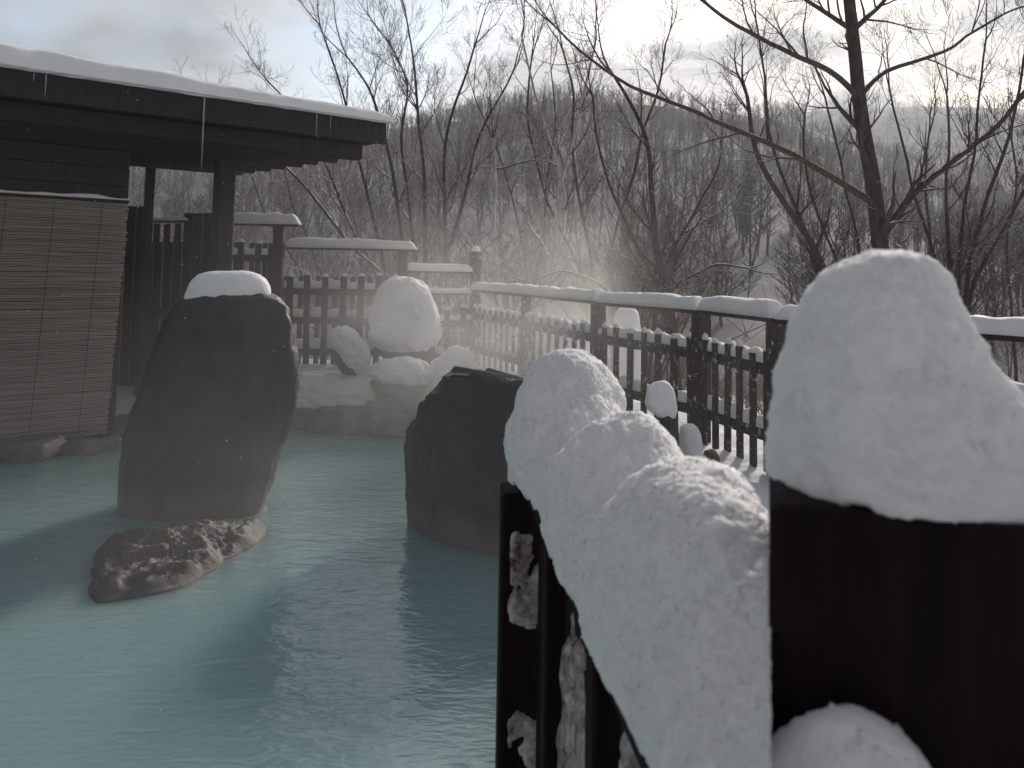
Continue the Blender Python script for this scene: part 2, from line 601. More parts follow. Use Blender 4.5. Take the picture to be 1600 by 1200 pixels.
def chisel(vs, n, seed, depth, up=0.3, keep_top=None):
    """knock flat facets off a lump, as stone breaks"""
    rs = np.random.default_rng(seed)
    vs = vs.copy()
    size = vs.max(0) - vs.min(0)
    for k in range(n):
        d = rs.normal(0, 1, 3); d[2] *= up; d[1] = -abs(d[1]) if rs.uniform() < 0.7 else d[1]
        d /= np.linalg.norm(d)
        pr = vs @ d
        mx = np.quantile(pr, 0.995)
        off = mx - rs.uniform(0.3, 1.0) * depth * (np.abs(d) @ size)
        ex = pr - off
        vs -= np.where(ex > 0, ex * 0.92, 0)[:, None] * d
    return vs


def crystals(parent, vs, fs, dens, seed, lo=0.0007, hi=0.0022):
    """loose grains sitting on a snow surface"""
    rs = np.random.default_rng(seed)
    q = np.array([f for f in fs if len(f) == 4])
    a, b_, c, d = (vs[q[:, k]] for k in range(4))
    nn_ = np.cross(c - a, d - b_)
    ar = np.linalg.norm(nn_, axis=1) / 2
    n = int(ar.sum() * dens)
    pick = rs.choice(len(q), n, p=ar / ar.sum())
    u, w = rs.uniform(0, 1, (n, 1)), rs.uniform(0, 1, (n, 1))
    p = (a[pick] * (1 - u) + b_[pick] * u) * (1 - w) + (d[pick] * (1 - u) + c[pick] * u) * w
    cl_ = fbm(p * 40, 2, seed) + 0.5 * rs.uniform(-1, 1, n)
    p = p[cl_ > -0.15]
    n = len(p)
    r_ = lo + (hi - lo) * rs.uniform(0, 1, n) ** 2.5
    oc = np.array([(1, 0, 0), (-1, 0, 0), (0, 1, 0), (0, -1, 0), (0, 0, 1), (0, 0, -1)], float)
    off = rs.normal(0, 1, (n, 6, 3)) * 0.3 + oc
    V_ = (p[:, None, :] + off * r_[:, None, None]).reshape(-1, 3)
    tri = np.array([(0, 2, 4), (2, 1, 4), (1, 3, 4), (3, 0, 4), (2, 0, 5), (1, 2, 5), (3, 1, 5), (0, 3, 5)])
    F_ = (tri[None] + (np.arange(n) * 6)[:, None, None]).reshape(-1, 3)
    o = obj('snow_crystals', V_, F_, M_SNOW, parent, False)
    o['kind'] = 'stuff'
    return o


def snow_strip(p0, p1, w, h, seed=0, n=None, k=15, lump=0.25, round_end=True, over=0.012):
    """snow pillow lying along a board, p0..p1 on the board's top"""
    p0, p1 = np.asarray(p0, float), np.asarray(p1, float)
    l = np.linalg.norm(p1 - p0)
    n = n or max(12, int(l / 0.035))
    x = (p1 - p0) / l
    y = np.cross([0, 0, 1], x); y /= np.linalg.norm(y)
    s = np.linspace(0, 1, n)
    s = s if not round_end else 0.5 - 0.5 * np.cos(np.pi * np.clip(s, 0, 1)) * (1.0) if l < 0.5 else s
    ph = np.linspace(0, np.pi, k)
    rings = []
    for q in s:
        e = min(q, 1 - q) * l
        er = np.sqrt(max(0.02, 1 - (1 - min(1, e / (0.7 * h + 1e-6))) ** 2)) if round_end else 1.0
        c = p0 + x * (q * l + (0.02 if q == 1 else -0.02 if q == 0 else 0))
        nz = fbm(np.array([[q * l * 3.0, seed * 3.7, 0.0]]), 3, seed)[0]
        hh = h * er * (1 + lump * nz)
        ww = (w / 2 + over) * (0.9 + 0.1 * er)
        cx = -np.sign(np.cos(ph)) * np.abs(np.cos(ph)) ** 0.55
        sz = np.abs(np.sin(ph)) ** 0.55
        ring = c + np.outer(cx * ww, y) + np.outer(sz * hh, [0, 0, 1])
        rings.append(ring)
    vs, fs = loft(rings)
    cen = vs.copy(); 
    dsp = fbm(vs * 9.0, 3, seed + 5) * 0.10 * h + fbm(vs * 30.0, 2, seed + 9) * 0.03 * h
    low = (vs[:, 2] - min(p0[2], p1[2])) > 0.15 * h
    vs[:, 2] += dsp * low
    vs[:, 1] += dsp * 0.6
    return vs, fs


def tube(pts, rad, sides=6):
    pts = np.asarray(pts, float)
    rad = np.asarray(rad, float)
    n = len(pts)
    d = np.gradient(pts, axis=0)
    d /= np.maximum(np.linalg.norm(d, axis=1, keepdims=True), 1e-9)
    ref = np.array([0.31, 0.93, 0.17]) if abs(d[:, 1]).mean() < 0.8 else np.array([1.0, 0.1, 0.0])
    u = np.cross(d, ref); u /= np.maximum(np.linalg.norm(u, axis=1, keepdims=True), 1e-9)
    v_ = np.cross(d, u)
    th = np.linspace(0, 2 * np.pi, sides, endpoint=False)
    ring = pts[:, None, :] + rad[:, None, None] * (np.cos(th)[None, :, None] * u[:, None, :] + np.sin(th)[None, :, None] * v_[:, None, :])
    return ring.reshape(-1, 3), grid_faces(n, sides, True)


class Bag:
    """collects quad geometry of one part"""
    def __init__(self):
        self.v, self.f, self.n = [], [], 0

    def tube(self, pts, rad, sides):
        self.t = getattr(self, 't', {})
        self.t.setdefault((len(pts), sides), []).append((pts, rad))

    def add(self, vs, fs):
        self.v.append(vs); self.f.append(np.asarray(fs) + self.n); self.n += len(vs)

    def arrays(self):
        for (n, sides), lst in getattr(self, 't', {}).items():
            P_ = np.array([a for a, _ in lst], float); r_ = np.array([b_ for _, b_ in lst], float)
            d = np.gradient(P_, axis=1)
            d /= np.maximum(np.linalg.norm(d, axis=2, keepdims=True), 1e-9)
            ref = np.where((np.abs(d[..., 1]).mean(1) < 0.8)[:, None], np.array([0.31, 0.93, 0.17]), np.array([1.0, 0.1, 0.0]))[:, None, :]
            u = np.cross(d, np.broadcast_to(ref, d.shape)); u /= np.maximum(np.linalg.norm(u, axis=2, keepdims=True), 1e-9)
            w = np.cross(d, u)
            th = np.linspace(0, 2 * np.pi, sides, endpoint=False)
            ring = P_[:, :, None, :] + r_[:, :, None, None] * (np.cos(th)[:, None] * u[:, :, None, :] + np.sin(th)[:, None] * w[:, :, None, :])
            m = len(lst)
            f = grid_faces(n, sides, True)
            f = (f[None] + (np.arange(m) * n * sides)[:, None, None]).reshape(-1, 4)
            self.add(ring.reshape(-1, 3), f)
        self.t = {}
        return np.vstack(self.v), np.vstack(self.f)


# ================================================================== THE SETTING
FENCE = np.array([(-9.0, 10.3), (-4.6, 11.4), (-1.55, 11.55), (-0.55, 12.0), (0.90, 8.3), (1.59, 6.9), (1.86, 5.8), (3.3, 3.8), (6.0, 0.5), (8.0, -4.0)])
SHORE = np.array([(-14.0, 9.0), (-9.0, 9.5), (-6.0, 9.75), (-4.0, 10.0), (-2.0, 10.15), (-1.1, 9.9), (-0.4, 9.2), (0.15, 8.0), (0.25, 6.6), (0.16, 5.0), (0.06, 3.5), (0.04, 1.0), (0.04, -6.0)])


def seg_dist(P, line):
    best = np.full(P.shape[:-1], 1e9)
    for a, b_ in zip(line[:-1], line[1:]):
        ab = b_ - a
        t_ = np.clip(((P - a) @ ab) / (ab @ ab), 0, 1)
        best = np.minimum(best, np.linalg.norm(P - (a + t_[..., None] * ab), axis=-1))
    return best


def inside(P, poly):
    x, y = P[..., 0], P[..., 1]
    r = np.zeros(x.shape, bool)
    n_ = len(poly)
    for i in range(n_):
        (x0, y0), (x1, y1) = poly[i], poly[(i + 1) % n_]
        c = ((y0 > y) != (y1 > y)) & (x < (x1 - x0) * (y - y0) / (y1 - y0 + 1e-12) + x0)
        r ^= c
    return r


POND = np.vstack([SHORE, [(-14.0, -6.0)]])
YARD = np.vstack([FENCE, [(8.0, -30.0), (-40.0, -30.0), (-40.0, 8.0)]])


def ground_z(x, y):
    P = np.stack([np.asarray(x, float), np.asarray(y, float)], -1)
    ds = seg_dist(P, SHORE) * np.where(inside(P, POND), -1, 1)
    df = seg_dist(P, FENCE) * np.where(inside(P, YARD), -1, 1)
    nz = np.stack([P[..., 0], P[..., 1], np.zeros(P.shape[:-1])], -1)
    bank = 0.06 + 0.48 * sstep(0.0, 1.5, ds) + 0.08 * fbm(nz * 1.6, 4, 3) * sstep(0.1, 0.6, ds) + 0.03 * fbm(nz * 6, 4, 8) * sstep(0.1, 0.6, ds)
    bed = -0.9 * sstep(0.0, 0.35, -ds)
    z = np.where(ds > 0, bank, 0.06 + bed)
    fall = -4.2 * sstep(0.5, 11.0, df) + 0.5 * fbm(nz * 0.25, 3, 5) * sstep(2, 8, df)
    return z + np.where(df > 0, fall, 0)


def nonuni(lo, hi, dense_lo, dense_hi, step, grow=1.16):
    a = list(np.arange(dense_lo, dense_hi + 1e-6, step))
    s = step; v = dense_hi
    while v < hi:
        s *= grow; v += s; a.append(min(v, hi))
    s = step; v = dense_lo
    while v > lo:
        s *= grow; v -= s; a.insert(0, max(v, lo))
    return np.array(a)


gx = nonuni(-900, 900, -6.0, 4.0, 0.06)
gy = nonuni(-300, 1500, 3.0, 13.5, 0.06)
GX, GY = np.meshgrid(gx, gy, indexing='ij')
GZ = ground_z(GX, GY)
ground = obj('ground', np.stack([GX, GY, GZ], -1).reshape(-1, 3), grid_faces(len(gx), len(gy)), M_GROUND)
props(ground, kind='structure', label='snow covered bank and ground around the pool')

nw = 30
wx, wy = np.linspace(-13.5, 0.6, nw), np.linspace(-5.5, 10.4, nw)
WX, WY = np.meshgrid(wx, wy, indexing='ij')
top_ = np.stack([WX, WY, 0 * WX], -1).reshape(-1, 3)
fw = grid_faces(nw, nw)
wi = lambda i, j: i * nw + j
rim = [wi(i, 0) for i in range(nw)] + [wi(nw - 1, j) for j in range(1, nw)] + [wi(i, nw - 1) for i in range(nw - 2, -1, -1)] + [wi(0, j) for j in range(nw - 2, 0, -1)]
wall_ = np.array([[a_, b_, b_ + nw * nw, a_ + nw * nw] for a_, b_ in zip(rim, rim[1:] + rim[:1])])
water = obj('water', np.vstack([top_, top_ - [0, 0, 2.0]]), np.vstack([fw, fw[:, ::-1] + nw * nw, wall_[:, ::-1]]), M_WATER, None, False)
props(water, kind='structure', label='milky turquoise hot spring water')


# hills: ridge line read as elevation against bearing
def hill(name, label, D, near, ridge_px, z0, seed, amp, xr=1.5):
    bx = np.linspace(-1.9, 1.9, 150)           # X / Y of the bearing
    rp = np.array(ridge_px, float)
    top = np.array([at(800 + q * FPX, np.interp(800 + q * FPX, rp[:, 0], rp[:, 1]), D)[2] for q in bx])
    fr = np.linspace(0, 1.25, 70)
    Y = near + (D - near) * fr
    XX = bx[:, None] * Y[None, :]
    YY = np.broadcast_to(Y[None, :], XX.shape)
    pr = np.where(fr <= 1, fr ** 1.15, 1 - (fr - 1) * 1.6)
    ZZ = z0 + (top[:, None] - z0) * pr[None, :]
    nz = np.stack([XX, YY, 0 * XX], -1)
    ZZ = ZZ + amp * fbm(nz * (4.0 / D), 4, seed) * np.minimum(fr, 1)[None, :] * (1 - 0.75 * sstep(0.85, 1.0, fr))[None, :]
    o = obj(name, np.stack([XX, YY, ZZ], -1).reshape(-1, 3), grid_faces(*XX.shape), M_HILL)
    props(o, kind='structure', label=label)

    def zf(x, y):
        q = x / y
        f = (y - near) / (D - near)
        i = np.clip((q - bx[0]) / (bx[1] - bx[0]), 0, len(bx) - 1.001); i0 = i.astype(int); u = i - i0
        j = np.clip((f - fr[0]) / (fr[1] - fr[0]), 0, len(fr) - 1.001); j0 = j.astype(int); w = j - j0
        return ZZ[i0, j0] * (1 - u) * (1 - w) + ZZ[i0 + 1, j0] * u * (1 - w) + ZZ[i0, j0 + 1] * (1 - u) * w + ZZ[i0 + 1, j0 + 1] * u * w
    return zf


RIDGE = [(-1500, 330), (-600, 240), (0, 225), (400, 215), (600, 200), (720, 185), (800, 168), (880, 152), (1000, 160), (1120, 172), (1230, 186), (1290, 210), (1400, 255), (1600, 300), (2600, 330)]
hill_z = hill('hill', 'snow dusted wooded hill rising behind the garden', 250.0, 34.0, RIDGE, -4.6, 21, 9.0)
hill2_z = hill('far_hill', 'pale distant wooded ridge on the right behind the nearer hill', 620.0, 255.0, [(-1500, 300), (0, 300), (900, 260), (1150, 190), (1300, 172), (1450, 166), (1600, 172), (2600, 220)], 5.0, 33, 14.0)


# ------------------------------------------------------------------ woodland on the hills
def sapling(rs, twigs, sub, sides=3):
    """small bare tree, height 1, as quads"""
    bag = Bag()
    nst = rs.integers(1, 3)
    for s in range(nst):
        a = rs.uniform(0, 6.28); lean = rs.uniform(0.02, 0.22)
        top = np.array([math.cos(a) * lean, math.sin(a) * lean, rs.uniform(0.85, 1.0)])
        mid = top * 0.5 + rs.normal(0, 0.02, 3)
        pts = np.array([[0, 0, 0], mid, top])
        bag.add(*tube(pts, [0.013, 0.009, 0.002], sides))
        for k in range(twigs):
            u = rs.uniform(0.25, 0.97)
            base = pts[0] * (1 - u) ** 2 + 2 * u * (1 - u) * mid + u * u * top
            b = rs.uniform(0, 6.28); up = rs.uniform(0.5, 1.5)
            ln = 0.34 * (1.05 - u) ** 0.6 * rs.uniform(0.6, 1.2)
            dr = np.array([math.cos(b), math.sin(b), up]); dr /= np.linalg.norm(dr)
            end = base + dr * ln
            bag.add(*tube([base, end], [0.0052, 0.0022], sides))
            for m in range(sub):
                w = rs.uniform(0.2, 0.95)
                c = rs.normal(0, 0.5, 3); c[2] = abs(c[2]) + 0.2
                d2 = dr + c; d2 /= np.linalg.norm(d2)
                p0 = base + dr * ln * w
                bag.add(*tube([p0, p0 + d2 * ln * rs.uniform(0.3, 0.65)], [0.0034, 0.0018], sides))
    return bag.arrays()


def scatter(name, label, temps, pts, hs, mat, kind='stuff'):
    V, F, n0 = [], [], 0
    for p_, h_ in zip(pts, hs):
        tv, tf = temps[RNG.integers(len(temps))]
        a = RNG.uniform(0, 6.28)
        sx = h_ * RNG.uniform(0.85, 1.2)
        vv = rotz(tv, a) * np.array([sx, sx, h_]) + p_
        V.append(vv); F.append(tf + n0); n0 += len(vv)
    o = obj(name, np.vstack(V), np.vstack(F), mat, None, False)
    return props(o, label=label, cat='woodland', kind=kind)


rs = np.random.default_rng(5)
far_t = [sapling(rs, 16, 1) for _ in range(6)]
near_t = [sapling(rs, 22, 4) for _ in range(6)]
# hill forest
n_ = 4300
Y = np.sqrt(RNG.uniform(70 ** 2, 256 ** 2, n_)); q = RNG.uniform(-0.85, 0.85, n_)
X = q * Y
scatter('hill_forest', 'bare winter forest covering the hillside', far_t, np.stack([X, Y, hill_z(X, Y) - 0.2], 1), RNG.uniform(5.0, 8.5, n_), M_WOODLAND)
n_ = 1300
Y = RNG.uniform(420, 622, n_); X = RNG.uniform(-0.1, 0.85, n_) * Y
scatter('far_forest', 'bare forest along the distant ridge', far_t, np.stack([X, Y, hill2_z(X, Y) - 0.2], 1), RNG.uniform(9, 15, n_), M_WOODLAND)
n_ = 150
Y = RNG.uniform(42, 74, n_); X = RNG.uniform(-0.85, 0.85, n_) * Y
scatter('valley_forest', 'bare slender trees massed in the valley behind the fence', near_t, np.stack([X, Y, np.maximum(hill_z(X, Y), -4.8) - 0.2], 1), RNG.uniform(4.5, 9.0, n_), M_WOODLAND)


def shrub(rs, stems, twigs):
    bag = Bag()
    for s in range(stems):
        a = rs.uniform(0, 6.28); out = rs.uniform(0.1, 0.75)
        top = np.array([math.cos(a) * out, math.sin(a) * out, rs.uniform(0.55, 1.0)])
        p0 = np.array([math.cos(a), math.sin(a), 0]) * 0.06
        mid = (p0 + top) / 2 + np.array([0, 0, 0.10]) + rs.normal(0, 0.03, 3)
        bag.add(*tube([p0, mid, top], [0.009, 0.006, 0.0018], 3))
        for k in range(twigs):
            u = rs.uniform(0.25, 0.95)
            b0 = p0 * (1 - u) ** 2 + 2 * u * (1 - u) * mid + u * u * top
            d = rs.normal(0, 0.6, 3); d[2] = abs(d[2]) + 0.4; d /= np.linalg.norm(d)
            e = b0 + d * rs.uniform(0.10, 0.30)
            bag.add(*tube([b0, e], [0.0032, 0.0013], 3))
    return bag.arrays()


sh_t = [shrub(rs, 16, 8) for _ in range(6)]
n_ = 230
Y = RNG.uniform(13.5, 36, n_); X = RNG.uniform(-0.8, 0.85, n_) * Y
keep = ~inside(np.stack([X, Y], 1), YARD)
X, Y = X[keep], Y[keep]
df = seg_dist(np.stack([X, Y], 1), FENCE)
X, Y = X[df > 1.6], Y[df > 1.6]
scatter('brush', 'tangled brown brush growing on the slope behind the fence', sh_t, np.stack([X, Y, ground_z(X, Y) - 0.1], 1), RNG.uniform(1.3, 3.0, len(X)), M_BRUSH)

# ================================================================== PAVILION
A0 = np.array([-1.41, 9.1, 0.0])                       # roof corner nearest the middle of the picture
U = np.array([0.765, 0.644, 0.0]); U /= np.linalg.norm(U)
VV = np.array([-2.55, 2.45, 0.0]); VV /= np.linalg.norm(VV)
VP = np.array([-U[1], U[0], 0.0])                      # straight back from the front
ANG = math.atan2(U[1], U[0])
ZS, ZT = 3.24, 3.47                                    # soffit and top of the fascia


def pv(s, t_, z, skew=True):
    return A0 + U * s + (VV if skew else VP) * t_ + np.array([0, 0, z])


SL, TD = -8.5, 3.5
pav = thing('pavilion', pv(-3.0, 1.6, 0), 'dark timber bathing pavilion with deep snowy eaves at the left', 'pavilion')
# roof deck (boards seen from below) and fascia
roof = obj('roof', *beam(pv(SL, TD / 2, ZS), pv(-0.02, TD / 2, ZS), 0.1, 0.1, 0), M_WOODR, pav, False)
me = roof.data
corners = [pv(SL, 0.03, ZS + 0.05), pv(-0.03, 0.03, ZS + 0.05), pv(-0.03, TD - 0.03, ZS + 0.05), pv(SL, TD - 0.03, ZS + 0.05)]
vs = np.array(corners + [c + np.array([0, 0, 0.10]) for c in corners])
fs = [[0, 3, 2, 1], [4, 5, 6, 7], [0, 1, 5, 4], [1, 2, 6, 5], [2, 3, 7, 6], [3, 0, 4, 7]]
bpy.data.objects.remove(roof); bpy.data.meshes.remove(me)
roof = obj('roof', vs, fs, M_WOODR, pav, False)
obj('fascia', *beam(pv(SL, 0, ZS), pv(0, 0, ZS), 0.045, 0.235), M_WOODR, roof, False)
obj('fascia', *beam(pv(-0.02, 0.03, ZS + 0.06), pv(-0.02, TD, ZS + 0.06), 0.04, 0.17), M_WOODR, roof, False)
obj('fascia', *beam(pv(SL, TD, ZS - 0.03), pv(-0.05, TD, ZS - 0.03), 0.045, 0.20), M_WOODR, roof, False)
# soffit boards
nb = 11
for k in range(nb):
    tt = 0.16 + (TD - 0.3) * k / (nb - 1)
    obj('soffit_board', *beam(pv(SL, tt, ZS + 0.012 + 0.006 * (k % 2)), pv(-0.05, tt, ZS + 0.012 + 0.006 * (k % 2)), 0.285, 0.022, 0.004), M_WOODR, roof, False)
# front beam and purlins with round ends
obj('eave_beam', *beam(pv(SL, 0.30, ZS - 0.16), pv(-0.12, 0.30, ZS - 0.16), 0.17, 0.17, 0.012), M_WOODR, pav, False)
for k in range(7):
    tt = 0.82 + 0.37 * k
    a_, b_ = pv(SL, tt, ZS - 0.075), pv(-0.08 - 0.02 * (k % 2), tt, ZS - 0.075)
    pts = np.linspace(a_, b_, 8)
    v_, f_ = tube(pts, np.full(8, 0.078), 14)
    f_ = f_.tolist() + [list(range(7 * 14, 8 * 14))]
    obj('purlin', v_, f_, M_WOODR, pav, True)
# posts
for (px_, d_, w_) in ((348, 9.7, 0.195), (231, 10.55, 0.105)):
    p_ = np.array([(px_ - 800) / FPX * d_, d_, 0.0])
    v_, f_ = box_geo(w_, w_, ZS - 0.10 + 0.2, 0.012)
    obj('post', rotz(v_, ANG) + p_ + np.array([0, 0, -0.2]), f_, M_WOODR, pav, False)
# front wall above the blind, in wide horizontal boards
WR = np.array([-4.17, 9.0, 0.0])
z0w = 2.52
for k in range(4):
    z_ = z0w + 0.195 * k
    obj('wall_board', *beam(WR - U * 6.0 + [0, 0, z_], WR + [0, 0, z_], 0.05 + 0.006 * (k % 2), 0.19, 0.006), M_WOODR, pav, False)
# dark inner wall behind the blind
IN = WR + VP * 0.45
for k in range(14):
    a_ = IN - U * (0.06 + 0.43 * k) + VP * 0.045 * (k % 2)
    obj('inner_board', *beam(a_ - U * 0.45 + [0, 0, -0.2], a_ + [0, 0, -0.2], 0.04, 3.3, 0.006), M_WOODR, pav, False)
# side wall
for k in range(7):
    a_ = WR + VP * (0.03 + 0.3 * k) - U * 0.03
    obj('side_board', *beam(a_ + [0, 0, -0.2], a_ + VP * 0.295 + [0, 0, -0.2], 0.05, 3.45, 0.006), M_WOODR, pav, False)
# stone sill under the blind
# icicles along the eave
for (s_, ln) in ((-0.02, 0.16), (-2.02, 0.72), (-0.70, 0.18), (-0.86, 0.26), (-3.35, 0.22), (-3.44, 0.10), (-4.3, 0.14)):
    p_ = pv(s_, -0.045, ZT + 0.02)
    q_ = np.linspace(0, 1, 9)
    pts = p_ + np.outer(-q_ * ln, [0, 0, 1])
    rr = (0.004 + 0.007 * ln) * (1 - q_) ** 0.7 * (1 + 0.2 * np.sin(q_ * 30)) + 0.0015
    obj('icicle', *tube(pts, rr, 7), M_ICE, roof, True)

# roof snow
ns_, nt_ = 190, 70
ss = np.concatenate([np.linspace(SL, -0.5, 120, endpoint=False), np.linspace(-0.5, 0.06, 70)])
tt = np.concatenate([-0.07 + 0.35 * np.linspace(0, 1, 40, endpoint=False) ** 1.6, np.linspace(0.28, TD + 0.05, 30)])
SS, TT = np.meshgrid(ss, tt, indexing='ij')
edge = np.minimum(np.minimum(TT + 0.07, 0.06 - SS), TD + 0.05 - TT)
thick = 0.105 + 0.036 * np.clip(-SS, 0, 5) ** 0.8
nz = np.stack([SS, TT, 0 * SS], -1)
thick = thick * (1 + 0.22 * fbm(nz * np.array([0.9, 1.5, 1]), 3, 4) + 0.07 * fbm(nz * 4, 3, 6))
rr = 0.11
prof = np.sqrt(np.clip(1 - (1 - np.clip(edge / rr, 0, 1)) ** 2, 0, 1))
top = ZT + 0.012 + thick * prof + 0.10 * np.clip(TT, 0, 4) * 0.3
base = A0 + SS[..., None] * U + TT[..., None] * VV
wob = 0.018 * fbm(nz * 5, 3, 9)
base = base - VV * (wob * (edge < 0.1))[..., None]
P1 = base.copy(); P1[..., 2] = top
P0 = base.copy(); P0[..., 2] = ZT + 0.005 + 0.012 * fbm(nz * 6, 2, 14) * (edge < 0.05) + 0.10 * np.clip(TT, 0, 4) * 0.3 * 0
v_ = np.vstack([P1.reshape(-1, 3), P0.reshape(-1, 3)])
f1 = grid_faces(ns_, nt_)
f0 = grid_faces(ns_, nt_)[:, ::-1] + ns_ * nt_
bd = []
ii = lambda i, j: i * nt_ + j
ring = [ii(i, 0) for i in range(ns_)] + [ii(ns_ - 1, j) for j in range(1, nt_)] + [ii(i, nt_ - 1) for i in range(ns_ - 2, -1, -1)] + [ii(0, j) for j in range(nt_ - 2, 0, -1)]
for a_, b_ in zip(ring, ring[1:] + ring[:1]):
    bd.append([a_, a_ + ns_ * nt_, b_ + ns_ * nt_, b_])
o = obj('snow', v_, np.vstack([f1, f0, np.array(bd)]), M_SNOW, roof)
props(o, 'thick white snow blanket lying on the roof')

# reed blind -----------------------------------------------------------
BL = WR - VP * 0.06
blind = thing('reed_blind', BL - U * 1.2 + [0, 0, 0.1], 'brown reed blind hanging from the front of the pavilion', 'blind')
zt_, zb_ = 2.53, 0.10
bag = Bag()
nr = 150
lenb = 3.4
for k in range(nr):
    z_ = zb_ + (zt_ - zb_) * (k + 0.5) / nr
    r_ = 0.0068 * RNG.uniform(0.8, 1.15)
    e_ = RNG.normal(0, 0.006) - 0.012 * (1 - k / nr) * 6 * 0.15
    if RNG.uniform() < 0.06: e_ -= RNG.uniform(0.01, 0.04)
    bow = -0.05 * math.sin(math.pi * k / nr)
    n_ = 12
    q = np.linspace(-lenb, e_ - 0.10 * (1 - k / nr), n_)
    pts = BL + np.outer(q, U) + np.array([0, 0, 1]) * (z_ + 0.004 * np.sin(q * 1.7 + 0.15 * k) + RNG.normal(0, 0.0012, n_))[:, None] - VP * (0.0 + bow * 0)
    bag.add(*tube(pts, np.full(n_, r_), 5))
v_, f_ = bag.arrays()
o = obj('reeds', v_, f_, M_REED, blind, True); o['kind'] = 'stuff'
for q in (-0.27, -0.72, -1.15, -1.75, -2.4):
    pts = np.array([BL + U * (q - 0.12 * (1 - z_ / 2.5)) - VP * 0.011 + [0, 0, z_] for z_ in np.linspace(zb_, zt_ + 0.04, 40)])
    obj('cord', *tube(pts, np.full(40, 0.0026), 5), M_CORD, blind)
obj('top_bar', *beam(BL - U * lenb + [0, 0, zt_ + 0.005], BL + [0, 0, zt_ + 0.005], 0.03, 0.028, 0.005), M_WOODR, blind, False)
obj('snow', *snow_strip(BL - U * lenb + [0, 0, zt_ + 0.034], BL + U * 0.01 + [0, 0, zt_ + 0.034], 0.03, 0.03, 3, 90, 9, 0.9), M_SNOW, blind)
obj('bottom_bar', *beam(BL - U * lenb - VP * 0.02 + [0, 0, 0.155], BL - U * 0.22 - VP * 0.02 + [0, 0, 0.155], 0.02, 0.035, 0.006), wood_mat('pale_bar', (0.16, 0.13, 0.12), (0.3, 0.26, 0.24)), blind, False)

# ================================================================== ROCKS IN THE POOL
# tall standing stone
rows = [(458, 325, 398), (460, 312, 412), (465, 300, 424), (472, 284, 436), (482, 274, 443), (500, 262, 449), (540, 246, 456), (575, 234, 458), (610, 223, 457), (645, 211, 454), (680, 200, 445), (700, 201, 436), (725, 191, 428), (750, 184, 421), (775, 182, 414), (792, 188, 411), (802, 196, 415), (812, 206, 412), (835, 215, 405)]
v_, f_ = outline_solid(rows, 6.6, 0.62, 110, 130, ((0.020, 1.6), (0.014, 5.0), (0.012, 15.0)), 41, 0.42, 0.72, None, (0.022, 4.5), (0.045, 2.6))
v_ = chisel(v_, 12, 5, 0.06, 0.08)
stone = o = obj('standing_stone', v_, f_, M_ROCK)
props(o, 'tall dark upright stone in the water, wearing a snow cap', 'rock')
rows = [(423, 338, 376), (425, 322, 392), (429, 309, 405), (436, 301, 414), (446, 296, 420), (456, 292, 422), (465, 289, 422), (472, 292, 420), (478, 305, 408)]
v_, f_ = outline_solid(rows, 6.58, 0.62, 50, 90, ((0.012, 4.0), (0.006, 14.0)), 52, 0.42, 0.85)
low = sstep(v_[:, 2].min() + 0.09, v_[:, 2].min(), v_[:, 2])
v_[:, 2] += low * 0.085 * fbm(np.stack([v_[:, 0] * 9, v_[:, 1] * 9, 0 * v_[:, 0]], 1), 4, 77)
o = obj('snow_cap', v_, f_, M_SNOW, stone)
props(o, 'rounded white snow cap')

# low wet slab in front of it
gxn, gyn = 150, 130
ax = np.linspace(-1, 1, gxn); ay = np.linspace(-1, 1, gyn)
AX, AY = np.meshgrid(ax, ay, indexing='ij')
rad = np.sqrt(AX ** 2 + AY ** 2)
# outline on the water from photo points (px, py), counter-clockwise from the right
outl = [(418, 826), (412, 838), (380, 862), (350, 876), (318, 900), (285, 918), (240, 930), (195, 938), (152, 944), (138, 928), (146, 905), (150, 880), (144, 874), (152, 862), (205, 848), (265, 838), (325, 830), (385, 822)]


def water_pt(px, py):
    d0 = at(px, py, 1.0)
    k = H / (H - d0[2])
    return at(px, py, k)


op = np.array([water_pt(*p_)[:2] for p_ in outl])
cen = op.mean(0)
ang = np.arctan2(op[:, 1] - cen[1], op[:, 0] - cen[0]); rr = np.linalg.norm(op - cen, axis=1)
od = np.argsort(ang)
ang, rr = ang[od], rr[od]
nth, nrd = 220, 70
th = np.linspace(-np.pi, np.pi, nth, endpoint=False)
rb = np.interp(th, np.concatenate([ang - 2 * np.pi, ang, ang + 2 * np.pi]), np.concatenate([rr, rr, rr]))
rings = []
for k in range(nrd):
    u = 1.10 - 1.09 * k / (nrd - 1)
    x_ = cen[0] + rb * u * np.cos(th); y_ = cen[1] + rb * u * np.sin(th)
    P_ = np.stack([x_, y_, 0 * x_], 1)
    e = np.clip(1 - u, -0.1, 1)
    hgt = 0.13 * np.sign(e) * np.abs(e) ** 0.55 * (1.0 + 0.25 * np.cos(th - 2.2))
    hgt = hgt if u <= 1 else np.full(nth, -0.25 * (u - 1) / 0.1)
    m_ = sstep(0.0, 0.15, 1 - u)
    rot = np.stack([P_[:, 0] * 0.8 + P_[:, 1] * 0.6, -P_[:, 0] * 0.6 + P_[:, 1] * 0.8, P_[:, 2]], 1)
    hgt = hgt + m_ * (0.085 * fbm(rot * np.array([2.6, 6, 1.0]), 5, 61, 0.58, True) + 0.018 * fbm(rot * np.array([9, 20, 1.0]), 4, 66, 0.6, True) + 0.06 * fbm(P_ * 2.2, 3, 64) - 0.02)
    rings.append(np.stack([x_, y_, np.where(u > 1, hgt, np.maximum(hgt, 0.006))], 1))
v_, f_ = loft(rings)
o = obj('low_rock', v_, f_, M_ROCKW)
props(o, 'low craggy wet rock breaking the water in front of the standing stone', 'rock')

